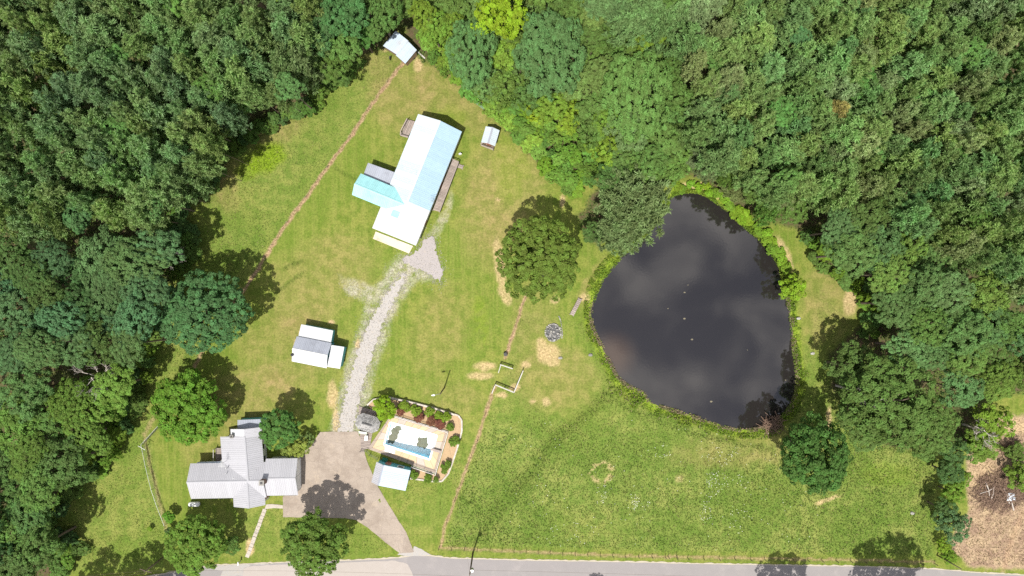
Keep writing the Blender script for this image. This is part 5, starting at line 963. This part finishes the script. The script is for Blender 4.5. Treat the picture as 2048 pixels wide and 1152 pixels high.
def grass():
    n = 620000; px, py = scatter(n, (-60, -60, 2110, 1160)); m, pd = masks_at(px, py); ok = (m['litter'] < .5) & (pd > 8)
    for h in HARD: ok &= ~inside(px, py, h)
    bare = np.maximum.reduce([m['tan'], m['track'], m['stony']]); rough = np.clip(m['lush']*1.0 + m['lot']*.8 + m['ditch'] + m['yellow']*.6, 0, 1)
    ok &= g.random(n) < (.20 + .6*rough)*(1-.92*bare)
    px, py = px[ok], py[ok]; m = {k: v[ok] for k, v in m.items()}; rough = rough[ok]; n = len(px)
    c = np.array([.148, .182, .033]) + (np.array([.122, .174, .034]) - np.array([.148, .182, .033]))*m['lush'][:, None]
    for k, q in (('dry', (.23, .19, .07)), ('yellow', (.18, .265, .014)), ('ditch', (.075, .125, .018)), ('lot', (.30, .235, .145))): c = c + (np.array(q) - c)*m[k][:, None]
    clump = fbm(px, py, 140, 7)[:, None]; big = fbm(px, py, 150, 55)[:, None]
    c = c*(.62 + .45*clump + .35*g.random((n, 1)))*(1 + (big-.5)*np.array([.5, .15, .3])); st = g.random(n) < .10 + .10*m['dry']; c[st] = np.array([.27, .24, .105])*(.7+.5*g.random((st.sum(), 1)))
    x = (px-1024)*S; y = -(py-576)*S; h = (.05 + .16*rough)*g.uniform(.5, 1.5, n)
    v, f, cc = blades(g, x, y, np.full(n, -.02), h, .05 + .045*rough, .09 + .13*rough, c); stuff('grass', v, f, cc, 'grass blades over lawn and pasture')
grass()
def flowers():
    n = 300000; px, py = scatter(n, (1000, 840, 1640, 1100)); m, pd = masks_at(px, py); ok = (g.random(n) < m['flowery']**1.5*.07*np.clip((fbm(px, py, 160, 10)-.35)*5, 0, 1)+.0006) & (pd > 12); px, py = px[ok], py[ok]; n = len(px)
    x = (px-1024)*S; y = -(py-576)*S; r = .032*g.uniform(.6, 1.5, n); z = g.uniform(.12, .28, n); v = np.stack([np.stack([x+r*a, y+r*b, z], 1) for a, b in ((-1, -1), (1, -1), (1, 1), (-1, 1))], 1).reshape(-1, 3)
    stuff('wildflowers', v, np.arange(4*n).reshape(-1, 4), np.tile(np.array([[.78, .78, .70]]), (4*n, 1)), 'tiny white flowers sprinkled over the field')
flowers()
def chips():
    """loose stone spilling over the edges of the gravel track and yard"""
    n = 200000; px, py = scatter(n, (640, 430, 920, 880)); d = np.maximum(sdist(px, py, GR), sdist(px, py, [(804, 519), (838, 498), (854, 472), (866, 476), (871, 505), (884, 535), (880, 562), (866, 555), (846, 541), (826, 537)])); m, pd = masks_at(px, py)
    pr = np.where(d > 0, .06, np.exp(d/5.0)*.55*(fbm(px, py, 210, 9)*1.8-.2)) + m['stony']*.22; ok = (g.random(n) < pr) & ~inside(px, py, DRIVE) & ~inside(px, py, BED); px, py = px[ok], py[ok]; n = len(px)
    x = (px-1024)*S; y = -(py-576)*S; r = .05*g.uniform(.5, 1.5, n); a = g.uniform(0, 6.28, n); z = np.full(n, .022) + g.random(n)*.03
    v = np.stack([np.stack([x+r*np.cos(a+k), y+r*.8*np.sin(a+k), z + (.012 if j % 2 else 0)], 1) for j, k in enumerate((0, 1.57, 3.14, 4.71))], 1).reshape(-1, 3)
    c = np.array([.34, .32, .295])*(.55+.75*g.random((n, 1))); stuff('gravel', v, np.arange(4*n).reshape(-1, 4), np.repeat(c, 4, 0), 'loose gravel along the edges of the track')
chips()
def weeds():
    """leafy weeds crowding the pond bank, browner reeds along the lower shores"""
    P_, N_, S_, C_ = [], [], [], []; pts = POND + [POND[0]]
    for a, b in zip(pts[:-1], pts[1:]):
        L = math.dist(a, b); k = int(L*26); t = g.random(k); ox = (b[1]-a[1])/L; oy = -(b[0]-a[0])/L; cx = (a[0]+b[0])/2; cy = (a[1]+b[1])/2
        lower = 1.0 if (cy > 735 and cx < 1560) or (cx < 1240 and cy > 600) else (.6 if cx > 1570 else .0)
        wd = 13 - 6*(cy < 440) + 7*(cy > 740) + 7*(cx < 1260 and cy < 640) + 20*max(0, 1-abs(cx-1268)/45)*(cy > 740) + 5*math.sin(cx*.11+cy*.07); d = g.uniform(-3.5, wd, k); px = a[0]+(b[0]-a[0])*t+ox*d; py = a[1]+(b[1]-a[1])*t+oy*d
        cl = fbm(px, py, 170, 16); keep = g.random(k) < np.clip((cl-.28)*3.2, .05, 1); px, py, d, cl = px[keep], py[keep], d[keep], cl[keep]; k = len(px)
        z = -.42 + .42*np.clip(d*S/2.0, 0, 1) + g.random(k)**1.5*(.25 + .55*np.clip((cl-.4)*3, 0, 1))
        P_.append(np.stack([(px-1024)*S, -(py-576)*S, z], 1)); N_.append(unit(g.normal(size=(k, 3))*.6 + np.array([0, 0, .9]))); S_.append(g.uniform(.14, .34, k))
        gr = np.array([.12, .20, .018]); yl = np.array([.22, .27, .03]); br = np.array([.22, .175, .11]); u = g.random((k, 1)); col = gr + (yl-gr)*np.clip((fbm(px, py, 180, 22)[:, None]-.35)*2.5, 0, 1)*u
        isb = (g.random(k) < lower*np.where(d < 4.5, .8, .10))[:, None]; col = np.where(isb, br*(.6+.7*u), col*(.6+.7*u)); C_.append(col)
    p = np.concatenate(P_); v, f = leaf_quads(g, p, np.concatenate(N_), np.concatenate(S_), .5); stuff('bank_weeds', v, f, np.repeat(np.concatenate(C_), 4, 0), 'leafy weeds and reeds crowding the pond bank')
weeds()
def undergrowth():
    """leafy low cover on the floor of the woods and along their edges"""
    n = 260000; px, py = scatter(n, (-60, -60, 2110, 1160)); m, pd = masks_at(px, py); cl = fbm(px, py, 190, 40); ok = (m['litter'] > .3) & (pd > 6) & (g.random(n) < np.clip((cl-.35)*4, .1, 1)); px, py, cl = px[ok], py[ok], cl[ok]; n = len(px)
    z = g.random(n)**1.4*(.3+1.6*np.clip(cl-.3, 0, 1)); c = np.array([.075, .125, .024])*(.55+.9*g.random((n, 1))) + np.array([.05, .05, 0])*np.clip((fbm(px, py, 200, 60)[:, None]-.45)*3, 0, 1)
    v, f = leaf_quads(g, np.stack([(px-1024)*S, -(py-576)*S, z], 1), unit(g.normal(size=(n, 3))*.55 + np.array([0, 0, 1])), g.uniform(.2, .45, n), .6); stuff('undergrowth', v, f, np.repeat(c, 4, 0), 'leafy undergrowth on the floor of the woods')
undergrowth()
print('OBJECTS BUILT', len(bpy.data.objects), 'pines', len(nl_), len(nr_))
